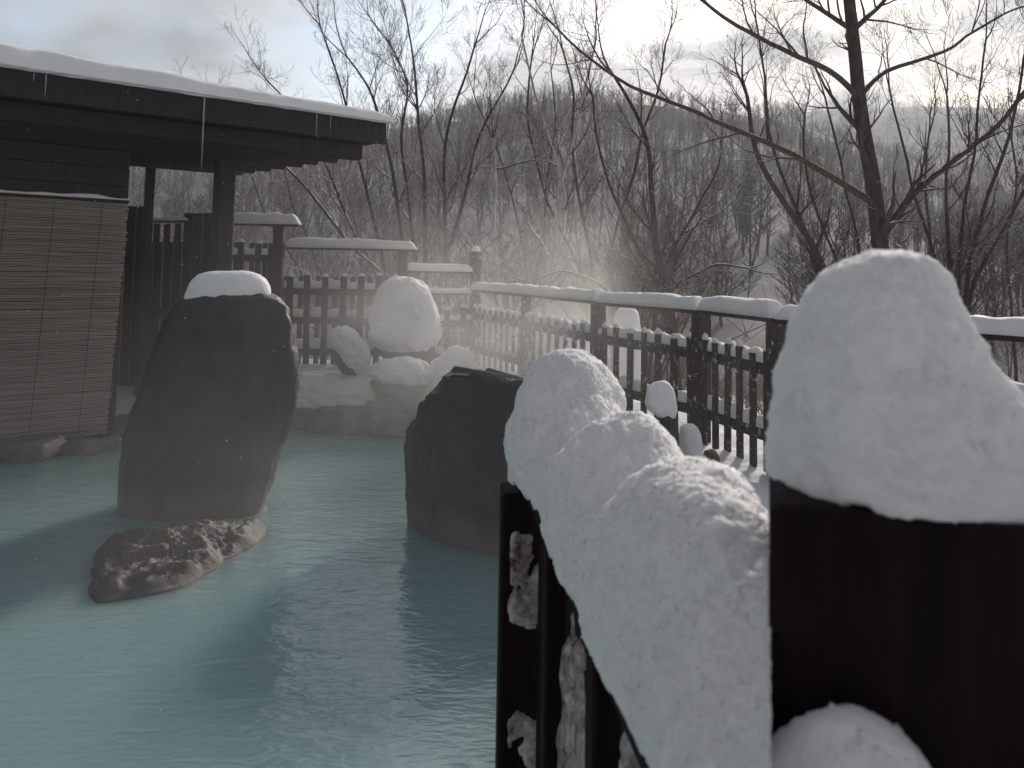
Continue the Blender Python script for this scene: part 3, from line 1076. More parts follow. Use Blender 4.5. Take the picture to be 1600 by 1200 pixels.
# middle block
rows = [(592, 696, 960), (598, 691, 965), (606, 685, 968), (612, 678, 970), (618, 664, 972), (630, 656, 974), (650, 648, 976), (668, 641, 978), (672, 632, 978), (700, 624, 980), (725, 616, 982), (735, 604, 984), (745, 601, 985), (780, 602, 987), (800, 610, 988), (815, 613, 989), (830, 618, 990), (860, 626, 990), (900, 631, 990)]
v_, f_ = outline_solid(rows, 6.0, 0.5, 130, 170, ((0.022, 2.2), (0.016, 8.0), (0.012, 18.0)), 81, 0.30, 0.45, None, (0.026, 5.0), (0.050, 3.2))
topm = sstep(v_[:, 2].max() - 0.12, v_[:, 2].max(), v_[:, 2])
v_[:, 2] += topm * (0.07 * fbm(v_ * 6, 4, 88, 0.55, True) - 0.01)
v_ = chisel(v_, 22, 8, 0.07, 0.08)
v_ += 0.010 * fbm(v_ * 9, 4, 89, 0.55, True)[:, None] * vnormals(v_, f_)
v_[:, 1] -= (v_[:, 0] + 0.2) * 0.38
o = obj('blocky_rock', v_, f_, M_ROCK)
props(o, 'large black blocky rock standing in the water behind the snowy railing', 'rock')

# ------------------------------------------------------------------ boulders on the far bank
def boulder(name, rows, d, thick, mat, label, seed, amps, group=None, cat='rock', nrow=44, nring=64, steps=None, tmax=9, power=0.85, under=None):
    v_, f_ = outline_solid(rows, d, thick, nrow, nring, amps, seed, tmax, power, None, None, steps)
    if mat is not M_SNOW:
        v_ = chisel(v_, 14, seed, 0.09, 0.6)
        v_ = v_ + (0.006 * fbm(v_ * 14, 4, seed, 0.55, True))[:, None] * np.array([0, -1.0, 0.3])
    o = obj(name, v_, f_, mat, under)
    return props(o, label, cat, group) if under is None else props(o, label)


big = boulder('boulder', [(452, 605, 655), (462, 594, 668), (480, 586, 676), (510, 581, 681), (535, 578, 685), (552, 579, 684), (562, 584, 676), (575, 596, 660)], 10.9, 0.8, M_ROCKG, 'large rounded grey boulder by the fence, plastered with snow', 101, ((0.05, 3.0), (0.02, 9.0)))
boulder('snow_cap', [(432, 618, 640), (434, 610, 650), (440, 601, 661), (452, 592, 671), (470, 586, 679), (490, 582, 684), (510, 579, 687), (524, 577, 688), (536, 580, 686), (548, 600, 676)], 10.86, 0.83, M_SNOW, 'tall dome of snow covering the large rounded boulder by the fence', 111, ((0.035, 2.6), (0.018, 8.0), (0.014, 20.0)), under=big, nrow=70, nring=110)
lean = boulder('boulder', [(522, 522, 540), (530, 519, 552), (545, 518, 562), (560, 521, 570), (575, 528, 577), (590, 540, 580), (600, 552, 580)], 10.6, 0.7, M_ROCKG, 'small dark leaning boulder left of the large snowy boulder', 121, ((0.02, 4.0), (0.01, 12.0)))
boulder('snow_cap', [(511, 524, 540), (514, 519, 550), (522, 517, 560), (535, 519, 568), (550, 526, 575), (562, 535, 579), (575, 545, 581), (588, 558, 581)], 10.52, 0.72, M_SNOW, 'snow cap on the small leaning boulder', 131, ((0.05, 3.5), (0.03, 9.0), (0.008, 30.0)), under=lean, nrow=50, nring=80)
broad = boulder('boulder', [(580, 590, 668), (586, 582, 674), (598, 580, 676), (610, 582, 674), (622, 588, 666)], 10.2, 0.6, M_ROCKG, 'low broad dark boulder in front of the large snowy boulder', 141, ((0.05, 4.0), (0.02, 12.0)), steps=(0.02, 4.0))
boulder('snow_cap', [(557, 618, 636), (561, 595, 650), (566, 586, 664), (574, 580, 676), (582, 577, 681), (590, 579, 680), (597, 586, 672)], 10.16, 0.62, M_SNOW, 'wavy snow cap lying on the low broad boulder', 151, ((0.05, 4.5), (0.022, 11.0), (0.008, 30.0)), under=broad, nrow=50, nring=90)
boulder('snowy_boulder', [(541, 706, 722), (545, 698, 730), (554, 688, 735), (566, 678, 737), (582, 668, 737), (600, 660, 738), (620, 655, 740), (640, 650, 742)], 10.3, 0.7, M_SNOW, 'boulder wholly buried in snow right of the large boulder', 161, ((0.05, 4.0), (0.03, 9.0), (0.012, 22.0)))
boulder('boulder', [(572, 722, 736), (582, 716, 738), (596, 714, 738), (612, 716, 737)], 10.15, 0.7, M_ROCKG, 'small grey stone at the foot of the fence post', 171, ((0.01, 6.0),))
boulder('snow_drift', [(578, 500, 560), (584, 470, 600), (594, 450, 640), (606, 440, 668), (620, 432, 684), (640, 428, 690)], 10.75, 0.55, M_SNOW, 'broad snow drift on the far bank in front of the picket fence', 185, ((0.07, 1.8), (0.04, 5.0), (0.02, 14.0)), cat='snow', nrow=60, nring=140)
boulder('snow_drift', [(582, 775, 800), (586, 755, 816), (592, 742, 830), (600, 735, 840), (612, 730, 846)], 9.6, 0.8, M_SNOW, 'low white snow drift behind the blocky rock', 181, ((0.05, 3.0), (0.02, 9.0)), cat='snow')
# right-hand side, between the railing and the fence
upst = boulder('upright_stone', [(612, 1020, 1046), (620, 1014, 1052), (640, 1008, 1058), (670, 1004, 1062), (700, 1002, 1066), (760, 1000, 1072)], 4.9, 0.8, M_ROCK, 'small dark upright stone between the snowy railing and the fence', 191, ((0.012, 5.0), (0.008, 18.0)))
boulder('snow_cap', [(596, 1028, 1040), (599, 1021, 1046), (606, 1014, 1052), (618, 1010, 1055), (630, 1008, 1057), (640, 1012, 1057), (652, 1030, 1054)], 4.87, 0.85, M_SNOW, 'pointed snow cap on the small upright stone', 201, ((0.008, 8.0), (0.005, 24.0)), under=upst)
boulder('snow_lump', [(662, 1070, 1084), (667, 1064, 1090), (678, 1061, 1095), (692, 1060, 1097), (708, 1062, 1098), (730, 1064, 1098)], 5.1, 0.9, M_SNOW, 'round snow covered lump beside the small upright stone', 211, ((0.008, 8.0),))
boulder('snowy_stump', [(481, 974, 986), (483, 967, 992), (488, 962, 997), (497, 960, 999), (515, 960, 1001), (560, 958, 1003), (620, 958, 1006)], 9.6, 0.9, M_SNOW, 'snow plastered stump standing behind the fence', 221, ((0.015, 6.0),), cat='stump')
boulder('small_stone', [(702, 1108, 1118), (705, 1100, 1122), (712, 1098, 1124), (722, 1098, 1124)], 4.8, 0.9, M_ROCKW, 'small dark stone poking out of the snow below the fence', 231, ((0.006, 9.0),))

# flat shore stones along the far waterline
shore = [(405, 672, 500, 646, 9.95), (468, 675, 600, 642, 9.85), (560, 672, 640, 628, 9.9), (575, 676, 662, 648, 9.6), (628, 676, 705, 630, 9.7),
         (165, 694, 245, 655, 9.1), (215, 688, 305, 664, 9.5), (285, 684, 365, 660, 9.7), (345, 680, 440, 655, 9.85), (-20, 712, 100, 688, 8.2), (70, 706, 195, 686, 8.6), (690, 676, 770, 642, 9.2)]
place = ['right beside the tall standing stone', 'second to the right of the tall standing stone', 'third to the right of the tall standing stone', 'directly below the low broad boulder', 'nearest the blocky rock on its left',
         'at the lower right corner of the reed blind', 'just right of the reed blind corner', 'hidden mostly behind the tall standing stone', 'peeping out left of the open far bank behind the tall stone', 'under the left part of the reed blind', 'under the right part of the reed blind', 'mostly hidden behind the blocky rock']
for k, (x0, y0, x1, y1, d) in enumerate(shore):
    m = (x0 + x1) / 2
    hw = (x1 - x0) / 2
    rws = [(y1, m - hw * 0.55, m + hw * 0.5), (y1 + 2, m - hw * 0.8, m + hw * 0.75), (y1 + 0.4 * (y0 - y1), m - hw * 0.95, m + hw * 0.97), (y0 - 2, m - hw, m + hw), (y0 + 8, m - hw * 0.95, m + hw * 0.9)]
    boulder('shore_stone', rws, d, 0.8, M_ROCKS, 'flat brownish shore stone ' + place[k], 300 + k * 7, ((0.02, 4.0), (0.012, 12.0)), 'flat stones along the far waterline', steps=(0.09, 2.6), nrow=46, nring=100, power=0.6)

# ================================================================== FENCES
PK_H = 1.0
pk_v, pk_f = box_geo(0.085, 0.022, PK_H, 0.005)
ME_PICKET = make_mesh('picket', pk_v, pk_f, M_WOOD, False)
ME_PICKETS = make_mesh('picket_snowy', pk_v, pk_f, M_WOODS, False)
ME_PICKETF = make_mesh('picket_frosted', pk_v, pk_f, M_WOODF, False)
rws = []
for q in np.linspace(0, 1, 7):
    r_ = math.sqrt(max(0.03, 1 - q * q))
    th = np.linspace(0, 2 * np.pi, 12, endpoint=False)
    rws.append(np.stack([0.047 * r_ * np.cos(th), 0.020 * r_ * np.sin(th), np.full(12, q * 0.045)], 1))
tip_v, tip_f = loft(rws)
ME_TIP = make_mesh('snow_tip', tip_v, tip_f, M_SNOW)


def fence(label, p0, p1, ztop, zbot, rails, cap=None, posts=(), snowy=False, spacing=0.21, group=None, tip=True, back=True, rail_snow=0.10, base_ext=0.0, name='picket_fence'):
    """p0,p1 plan points; ztop picket top, zbot picket foot; rails = heights; cap = (z, width, thickness, snow height, ext0, ext1)"""
    p0 = np.array([p0[0], p0[1], 0.0]); p1 = np.array([p1[0], p1[1], 0.0])
    d = p1 - p0; l = np.linalg.norm(d); d = d / l
    a = math.atan2(d[1], d[0])
    nrm = np.array([d[1], -d[0], 0.0])          # towards the viewer side
    if nrm @ (p0 + p1) > 0: nrm = -nrm
    root = thing(name, p0 + [0, 0, zbot - 0.1], label, 'fence', group)
    mp_ = ME_PICKETF if snowy == 2 else (ME_PICKETS if snowy else ME_PICKET)
    wm = M_WOODS if snowy else M_WOOD
    n = max(1, int(round(l / spacing)))
    for k in range(n):
        s_ = (k + 0.5) * l / n
        p_ = p0 + d * s_ + nrm * 0.034
        hz = ztop - zbot + random.uniform(-0.022, 0.022)
        o = inst('picket', mp_, p_ + [0, 0, zbot], root, a + random.uniform(-0.02, 0.02), (random.uniform(0.9, 1.1), 1, hz / PK_H), random.uniform(-0.02, 0.02))
        if tip:
            t_ = bpy.data.objects.new('snow_tip', ME_TIP)
            t_.parent = o; t_.location = (0, 0, PK_H - 0.002); t_.scale = (1, 1.1, random.uniform(0.8, 1.2) / (hz / PK_H))
            COL.objects.link(t_)
    if back:
        for k in range(n + 1):
            s_ = np.clip(k * l / n, 0.03, l - 0.03)
            p_ = p0 + d * s_ - nrm * 0.034
            inst('picket', mp_, p_ + [0, 0, zbot + 0.02], root, a, (0.8, 1, (ztop - zbot - 0.03) / PK_H), random.uniform(-0.01, 0.01))
    for k, z_ in enumerate(rails):
        r_ = obj('rail', *beam(p0 + [0, 0, z_], p1 + [0, 0, z_], 0.042, 0.09, 0.005), wm, root, False)
        # snow lying on the rail, heaped between the pickets
        hmax = rail_snow * (1.0 if k == 0 else 1.05)
        nn_ = n * 14
        kk = 11
        rgs = []
        ph = np.linspace(0, np.pi, kk)
        for q in np.linspace(0, 1, nn_):
            w_ = 0.5 - 0.5 * math.cos(2 * np.pi * q * n)           # 0 between front pickets, 1 at them
            nzv = fbm(np.array([[q * l * 4, k * 5.1 + p0[0], p0[1]]]), 3, 17)[0]
            hh = hmax * (1.0 + 0.45 * nzv) * (0.82 + 0.22 * (w_ if k == 0 else (1 - w_)))
            fr_ = 0.030 + 0.012 * (1 - w_)
            c = p0 + d * (0.008 + q * (l - 0.016)) + np.array([0, 0, z_ + 0.0895])
            cx = -np.sign(np.cos(ph)) * np.abs(np.cos(ph)) ** 0.5
            sz = np.abs(np.sin(ph)) ** 0.5
            rgs.append(c + np.outer(cx * fr_, nrm) + np.outer(sz * hh, [0, 0, 1]))
        obj('snow', *loft(rgs), M_SNOW, r_)
    for (s_, zt2, w_, tipped) in posts:
        p_ = p0 + d * (s_ * l)
        v_, f_ = box_geo(w_, w_, zt2 - zbot + 0.5, 0.008)
        po = obj('post', rotz(v_, a) + p_ + np.array([0, 0, zbot - 0.5]), f_, wm, root, False)
        if tipped:
            v_ = tip_v * np.array([w_ / 0.088, w_ / 0.038, 2.0]); 
            obj('snow_tip', rotz(v_, a) + p_ + np.array([0, 0, zt2 - 0.002]), tip_f, M_SNOW, po)
    if cap:
        z_, w_, th_, sh_, e0, e1 = cap
        a_ = p0 - d * e0; b_ = p1 + d * e1
        c_ = obj('cap_board', *beam(a_ + [0, 0, z_], b_ + [0, 0, z_], w_, th_, 0.006), M_WOOD, root, False)
        obj('snow', *snow_strip(a_ + [0, 0, z_ + th_ - 0.003], b_ + [0, 0, z_ + th_ - 0.003], w_, sh_, int(abs(p0[0]) * 31 + abs(p0[1]) * 7), None, 17, 0.22), M_SNOW, c_)
    return root


def gp(px, d):
    return ((px - 800.0) / FPX * d * 1.0, d)


def zpx(px, py, d):
    return at(px, py, d)[2]


# back fence, from the pavilion to the right
d1 = 11.35
fence('dark picket fence section under the highest snowy cap board, beside the pavilion post', gp(350, d1), gp(437, d1), zpx(400, 378, d1), 0.5, (zpx(400, 398, d1) - 0.09, zpx(400, 455, d1) - 0.09),
      (zpx(400, 353, d1), 0.13, 0.03, 0.14, 0.05, 0.26), ((1.0, zpx(437, 352, d1), 0.135, False),), spacing=0.205, rail_snow=0.11)
d2 = 11.5
fence('dark picket fence section behind the small leaning boulder', gp(446, d2), gp(634, d2), zpx(520, 431, d2), 0.52, (zpx(520, 451, d2) - 0.09, zpx(520, 496, d2) - 0.09, zpx(520, 545, d2) - 0.09),
      (zpx(540, 391, d2), 0.14, 0.03, 0.13, -0.02, 0.14), ((0.985, zpx(630, 391, d2), 0.13, False),), spacing=0.225, rail_snow=0.12)
d3 = 11.75
fence('short fence section between the large boulder and the snow tipped post', gp(640, d3), gp(739, 12.0), zpx(700, 482, d3), 0.48, (zpx(700, 502, d3) - 0.09, zpx(700, 555, d3) - 0.09),
      (zpx(690, 427, d3), 0.14, 0.03, 0.11, 0.05, 0.0), (), True, spacing=0.22)
o = beam(np.array([*gp(655, d3), zpx(655, 461, d3)]), np.array([*gp(739, 12.0), zpx(739, 461, 12.0)]), 0.09, 0.03)
mid_rail = obj('handrail', *o, M_WOOD)
props(mid_rail, 'thin dark handrail with a line of snow, left of the snow tipped post', 'handrail')
obj('snow', *snow_strip(np.array([*gp(655, d3), zpx(655, 461, d3) + 0.028]), np.array([*gp(739, 12.0), zpx(739, 461, 12.0) + 0.028]), 0.09, 0.07, 5), M_SNOW, mid_rail)

# right-hand fence, coming forward
F0, F1, F2, F3, F4 = (-0.51, 12.0), (0.90, 8.3), (1.59, 6.9), (1.86, 5.8), (3.3, 3.8)
zcap = H - 0.335
zpt, zpb = H - 0.56, H - 1.38
fence('frosted picket fence section in the sunlit steam, right of the snow tipped post', F0, F1, zpt, zpb, (zpt - 0.16, zpb + 0.2),
      (zcap, 0.12, 0.035, 0.11, 0.02, 0.0), ((0.0, zpx(746, 393, 12.0), 0.125, True), (0.5, zcap, 0.10, False), (0.985, zcap, 0.12, False)), 2, spacing=0.215, back=False)
fence('dark picket fence section in the middle right, behind the small upright stone', F1, F2, zpt, zpb, (zpt - 0.16, zpb + 0.2),
      (zcap - 0.01, 0.12, 0.035, 0.12, -0.02, -0.012), ((0.985, zcap, 0.12, False),), True, spacing=0.215, back=False)
fence('dark picket fence section with the longest visible pickets, left of the near snowy post', F2, F3, zpt, zpb, (zpt - 0.16, zpb + 0.2),
      (zcap - 0.005, 0.12, 0.035, 0.12, -0.03, -0.01), ((0.985, zcap, 0.12, False),), True, spacing=0.20, back=False)
fence('dark picket fence section at the right edge behind the near snowy post', F3, F4, zpt, zpb, (zpt - 0.16, zpb + 0.2),
      (zcap - 0.01, 0.12, 0.035, 0.10, -0.03, 0.0), ((1.0, zcap, 0.12, False),), True, spacing=0.215, back=False)

# tall board screen behind the standing stone
ds = 10.7
scr = thing('board_screen', np.array([*gp(270, ds), 0.1]), 'tall dark board screen between the reed blind and the standing stone', 'screen')
xs = np.linspace(168, 362, 14)
for k in range(13):
    xa, xb = xs[k] + 0.5, xs[k + 1] - 0.5
    xm = (xa + xb) / 2
    topy = 322 if xm < 232 else (378 if xm < 291 else 333)
    zt2 = zpx(xm, topy, ds)
    a_ = np.array([*gp(xa, ds), 0.15]); b_ = np.array([*gp(xb, ds), 0.15])
    obj('board', *beam(a_, b_, 0.03 + 0.008 * (k % 2), zt2 - 0.15, 0.004), M_WOODR, scr, False)
a_ = np.array([*gp(233, ds), zpx(233, 348, ds)]); b_ = np.array([*gp(293, ds), zpx(293, 348, ds)])
tr_ = obj('top_rail', *beam(a_, b_, 0.07, 0.03), M_WOODR, scr, False)
obj('snow', *snow_strip(a_ + [0, 0, 0.028], b_ + [0, 0, 0.028], 0.07, 0.045, 8), M_SNOW, tr_)
for xq in (246, 262, 279):
    v_, f_ = box_geo(0.085, 0.03, zpx(xq, 349, ds) - zpx(xq, 380, ds), 0.004)
    o = obj('baluster', v_ + np.array([*gp(xq, ds), zpx(xq, 380, ds)]), f_, M_WOODR, scr, False)
v_, f_ = beam(np.array([*gp(200, ds - 0.06), zpx(200, 492, ds)]), np.array([*gp(360, ds - 0.06), zpx(360, 492, ds)]), 0.04, 0.09)
obj('cross_rail', v_, f_, M_WOODR, scr, False)

# ================================================================== NEAR RAILING
ZR = H - 0.436


def rail_c(d):
    return 0.293 - 0.1 * d


near = thing('railing', (0.15, 1.2, 0.4), 'dark wooden railing close to the camera under heaped snow', 'railing')
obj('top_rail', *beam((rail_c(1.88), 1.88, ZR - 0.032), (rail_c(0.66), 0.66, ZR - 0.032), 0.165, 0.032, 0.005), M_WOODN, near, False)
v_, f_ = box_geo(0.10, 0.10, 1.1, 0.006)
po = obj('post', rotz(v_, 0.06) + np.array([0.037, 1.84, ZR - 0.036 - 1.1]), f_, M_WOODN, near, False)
DIR = np.array([0.0995, -0.995, 0.0])          # towards the camera


def rail_left(d, off=0.02):
    return np.array([0.208 - 0.1 * d + off, d, 0.0])


# boards and battens under the rail
for (da, db) in ((1.77, 1.50), (1.44, 1.11), (1.04, 0.84), (0.78, 0.66)):
    a_ = rail_left(da, 0.045); b_ = rail_left(db, 0.045)
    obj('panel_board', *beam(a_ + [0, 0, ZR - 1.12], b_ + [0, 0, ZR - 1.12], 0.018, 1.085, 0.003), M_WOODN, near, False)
for (dc, w_) in ((1.47, 0.05), (1.075, 0.05), (0.81, 0.05)):
    a_ = rail_left(dc + w_ / 2, 0.030); b_ = rail_left(dc - w_ / 2, 0.030)
    obj('batten', *beam(a_ + [0, 0, ZR - 1.12], b_ + [0, 0, ZR - 1.12], 0.05, 1.085, 0.004), M_WOODN, near, False)


def plaster(name, origin, du, lu, z0_, z1_, nrm, th, seed, thr, parent, fr=9.0, res=0.004):
    """snow stuck on an upright face: lumpy sheet that thins out to nothing"""
    nu, nv = int(lu / res) + 2, int((z1_ - z0_) / res) + 2
    uu, vv_ = np.linspace(0, lu, nu), np.linspace(z0_, z1_, nv)
    UU, ZZ = np.meshgrid(uu, vv_, indexing='ij')
    P_ = origin + UU[..., None] * du + ZZ[..., None] * np.array([0, 0, 1.0])
    n_ = fbm(P_ * fr, 4, seed, 0.5) + 0.35 * fbm(P_ * fr * 4, 3, seed + 8)
    e = np.minimum(np.minimum(UU, lu - UU) / (0.12 * lu), 1) * np.clip((z1_ - ZZ) / 0.05, 0, 1)
    hgt = (n_ - thr) * np.where(e < 1, e, 1) - (1 - e) * 0.25
    tk = np.where(hgt > 0, th * np.clip(hgt, 0, 1) ** 0.6, np.maximum(hgt * 0.06, -0.006))
    mic = fbm(P_ * 130, 3, seed + 3) * 0.0016
    P_ = P_ + nrm * (tk + np.where(hgt > 0, mic, 0) + 0.0003)[..., None]
    F_ = grid_faces(nu, nv)
    ok = (hgt.ravel()[F_] > -0.05).any(1)
    F_ = F_[ok]
    use = np.unique(F_)
    mp2 = np.full(nu * nv, -1); mp2[use] = np.arange(len(use))
    return obj(name, P_.reshape(-1, 3)[use], mp2[F_], M_CRUST, parent)


LEFT = np.array([-0.995, -0.0995, 0.0])
for (da, db, zt2, sd, thr) in ((1.43, 1.12, -0.085, 3, -0.28), (1.03, 0.85, -0.05, 9, -0.22), (0.775, 0.67, -0.09, 15, 0.0)):
    a_ = rail_left(da, 0.035)
    plaster('plastered_snow', a_, DIR, (da - db) * 1.005, ZR - 0.95, ZR + zt2, LEFT, 0.022, sd, thr, near)
plaster('plastered_snow', np.array([0.004, 1.786, 0.0]), np.array([0.998, 0.06, 0]), 0.075, ZR - 1.0, ZR - 0.09, np.array([0.06, -0.998, 0]), 0.020, 27, -0.02, po)

# heaped snow on the rail
dk = [2.00, 1.97, 1.92, 1.86, 1.80, 1.73, 1.65, 1.56, 1.48, 1.41, 1.34, 1.28, 1.21, 1.16, 1.11, 1.065, 1.02, 0.98, 0.94, 0.88, 0.80, 0.70, 0.52]
hk = [0.01, 0.10, 0.20, 0.258, 0.272, 0.255, 0.198, 0.148, 0.130, 0.142, 0.180, 0.224, 0.244, 0.232, 0.192, 0.164, 0.178, 0.212, 0.228, 0.230, 0.215, 0.205, 0.17]
wk = [0.05, 0.085, 0.105, 0.114, 0.118, 0.114, 0.100, 0.088, 0.086, 0.088, 0.092, 0.097, 0.098, 0.096, 0.090, 0.087, 0.089, 0.093, 0.095, 0.094, 0.091, 0.088, 0.086]
nd, nk = 420, 150
dd = np.linspace(2.0, 0.52, nd)
hh = np.interp(dd, dk[::-1], hk[::-1]); ww = np.interp(dd, dk[::-1], wk[::-1])
ker = np.hanning(19); ker /= ker.sum()
hh = np.convolve(np.pad(hh, 9, mode='edge'), ker, 'valid'); ww = np.convolve(np.pad(ww, 9, mode='edge'), ker, 'valid')
ph = np.linspace(0, np.pi, nk)
cx = -np.sign(np.cos(ph)) * np.abs(np.cos(ph)) ** 0.8
sz = np.abs(np.sin(ph)) ** 0.85
rings = []
for k in range(nd):
    xc = rail_c(dd[k]) + 0.012 * sstep(1.5, 1.8, dd[k])
    z_ = ZR + 0.001 + hh[k] * sz
    # belly out over the edge a little
    x_ = xc + ww[k] * cx * (1 + 0.10 * np.sin(np.clip(sz * 3, 0, np.pi)))
    rings.append(np.stack([x_, np.full(nk, dd[k]), z_], 1))
v_, f_ = loft(rings)
nn = vnormals(v_, f_)
if (nn[:, 2] * (v_[:, 2] > ZR + 0.1)).sum() < 0: nn = -nn
dsp = 0.026 * fbm(v_ * 6, 3, 401) + 0.008 * fbm(v_ * 17, 3, 407) + 0.0022 * fbm(v_ * 70, 3, 411) + 0.0030 * fbm(v_ * 190, 2, 415)
wgt = sstep(ZR, ZR + 0.03, v_[:, 2]) * 0.8 + 0.2
v_ = v_ + nn * (dsp * wgt)[:, None]
droop = sstep(ZR + 0.03, ZR, v_[:, 2]) * (v_[:, 0] < rail_c(v_[:, 1]))
v_[:, 2] += droop * 0.012 * fbm(np.stack([v_[:, 1] * 25, 0 * v_[:, 0], 0 * v_[:, 0]], 1), 3, 91)
v_[:, 2] = np.maximum(v_[:, 2], np.where(droop > 0, -9, ZR + 0.001))
v_[:, 0] = np.minimum(v_[:, 0], np.where(v_[:, 1] < 0.84, 0.309 * v_[:, 1] - 0.001, 9))
crystals(near, v_, f_, 60000, 901, 0.0006, 0.0018)
o = obj('snow_ridge', v_, f_, M_SNOWN, near)
props(o, 'three fluffy mounds of snow heaped along the rail')
# snow hanging over the far post of the railing
v_, f_ = outline_solid([(672, 806, 850), (684, 801, 858), (700, 798, 862), (720, 796, 860), (738, 794, 850), (748, 794, 838), (756, 800, 828)], 1.80, 1.1, 60, 90, ((0.008, 12.0), (0.004, 40.0), (0.002, 120.0)), 430, 0.05, 0.85)
o = obj('snow_clump', v_, f_, M_SNOWN, po)
crystals(po, v_, f_, 60000, 903)

# near post with its snow
pw = 0.235
yaw = -R(17.0)
fx = np.array([math.cos(yaw), math.sin(yaw), 0]); bk = np.array([-math.sin(yaw), math.cos(yaw), 0])
corner = np.array([(1202 - 800) / FPX * 0.60, 0.60, 0.0])
v_, f_ = box_geo(pw, 0.16, 1.50, 0.006)
ctr = corner + fx * pw / 2 + bk * 0.08
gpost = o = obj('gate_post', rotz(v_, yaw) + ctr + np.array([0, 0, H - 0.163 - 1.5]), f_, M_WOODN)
props(o, 'thick dark wooden post looming at the right edge, very close', 'post')
rows = [(396, 1372, 1408), (399, 1350, 1424), (405, 1330, 1440), (416, 1306, 1454), (432, 1288, 1466), (455, 1268, 1476), (480, 1254, 1482), (510, 1243, 1492), (550, 1232, 1512), (590, 1226, 1538), (630, 1223, 1568), (680, 1221, 1602), (720, 1217, 1640), (750, 1213, 1676), (775, 1213, 1680), (795, 1222, 1676), (812, 1240, 1660)]
v_, f_ = outline_solid(rows, 0.68, 0.95, 150, 220, ((0.008, 14.0), (0.004, 36.0), (0.0018, 110.0), (0.0012, 260.0)), 441, 0.112, 0.8)
# wavy lower edge, flush with the post top elsewhere
zl = at(1400, 770, 0.68)[2]
m_ = sstep(zl + 0.05, zl - 0.01, v_[:, 2])
pxs = 800 + FPX * v_[:, 0] / np.maximum(v_[:, 1], 0.3)
edge_ = np.interp(pxs, [1205, 1235, 1265, 1300, 1335, 1352, 1375, 1420, 1470, 1520, 1570, 1620, 1700], [770, 786, 784, 772, 762, 761, 778, 808, 822, 828, 820, 818, 815])
zed = H - (edge_ - 420) * 0.61 / FPX + 0.006 * fbm(v_ * 45, 3, 5)
front = v_[:, 1] < 0.66
v_[:, 2] = np.where(front, np.maximum(v_[:, 2], zed), np.maximum(v_[:, 2], H - 0.17))
crystals(gpost, v_, f_, 30000, 905, 0.0006, 0.0015)
o = obj('snow_cap', v_, f_, M_SNOWN, gpost)
props(o, 'huge blurred snow cap')
# short rail in front of that post, with its own snow
a_ = corner + fx * 0.00 - bk * 0.035; b_ = corner + fx * 0.26 - bk * 0.035
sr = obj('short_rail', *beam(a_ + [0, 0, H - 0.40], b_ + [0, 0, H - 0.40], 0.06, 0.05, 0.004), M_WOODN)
props(sr, 'short dark rail fixed low on the near post', 'rail')
rows = [(1110, 1304, 1326), (1113, 1290, 1344), (1120, 1272, 1362), (1135, 1250, 1388), (1152, 1230, 1412), (1170, 1210, 1432), (1190, 1190, 1446), (1220, 1170, 1460), (1270, 1165, 1470)]
v_, f_ = outline_solid(rows, 0.555, 0.55, 70, 120, ((0.005, 14.0), (0.003, 40.0), (0.0015, 110.0)), 461, 0.045, 0.9)
o = obj('snow', v_, f_, M_SNOWN, sr)
crystals(sr, v_, f_, 50000, 907)
props(o, 'blurred snow lump')


# ================================================================== TREES
def smooth_path(ctrl, n):
    ctrl = np.asarray(ctrl, float)
    t_ = np.concatenate([[0], np.cumsum(np.linalg.norm(np.diff(ctrl, axis=0), axis=1))])
    t_ /= t_[-1]
    u = np.linspace(0, 1, n)
    p_ = np.stack([np.interp(u, t_, ctrl[:, k]) for k in range(3)], 1)
    for _ in range(2):
        q = p_.copy()
        q[1:-1] = (p_[:-2] + 2 * p_[1:-1] + p_[2:]) / 4
        p_ = q
    return p_


def branch(bag, rs, p0, d0, ln, r0, level, maxlev, upw, wig, kids, limit):
    n = 7 if level < maxlev else 4
    pts = [p0]; d = d0 / np.linalg.norm(d0)
    for k in range(n):
        d = d + rs.normal(0, wig, 3) + np.array([0, 0, upw])
        d /= np.linalg.norm(d)
        pts.append(pts[-1] + d * ln / n)
    pts = np.array(pts)
    rad = np.maximum(r0 * (1 - 0.85 * np.linspace(0, 1, n + 1)), limit)
    bag.tube(pts, rad, 5 if level == 1 else (4 if r0 > 0.006 else 3))
    if level >= maxlev: return
    m = kids[min(level - 1, len(kids) - 1)]
    m = max(1, int(round(m * rs.uniform(0.7, 1.2))))
    for k in range(m):
        u = rs.uniform(0.15, 0.98)
        i = min(int(u * n), n - 1)
        b0 = pts[i] + (pts[i + 1] - pts[i]) * (u * n - i)
        dd_ = pts[i + 1] - pts[i]; dd_ = dd_ / np.linalg.norm(dd_)
        side = rs.normal(0, 1, 3); side -= dd_ * (side @ dd_); side /= np.linalg.norm(side)
        ang_ = rs.uniform(0.45, 1.0)
        nd_ = dd_ * math.cos(ang_) + side * math.sin(ang_)
        branch(bag, rs, b0, nd_, ln * rs.uniform(0.42, 0.75) * (1.1 - 0.5 * u), max(r0 * (1 - 0.8 * u) * 0.55, limit), level + 1, maxlev, upw, wig * 1.15, kids, limit)


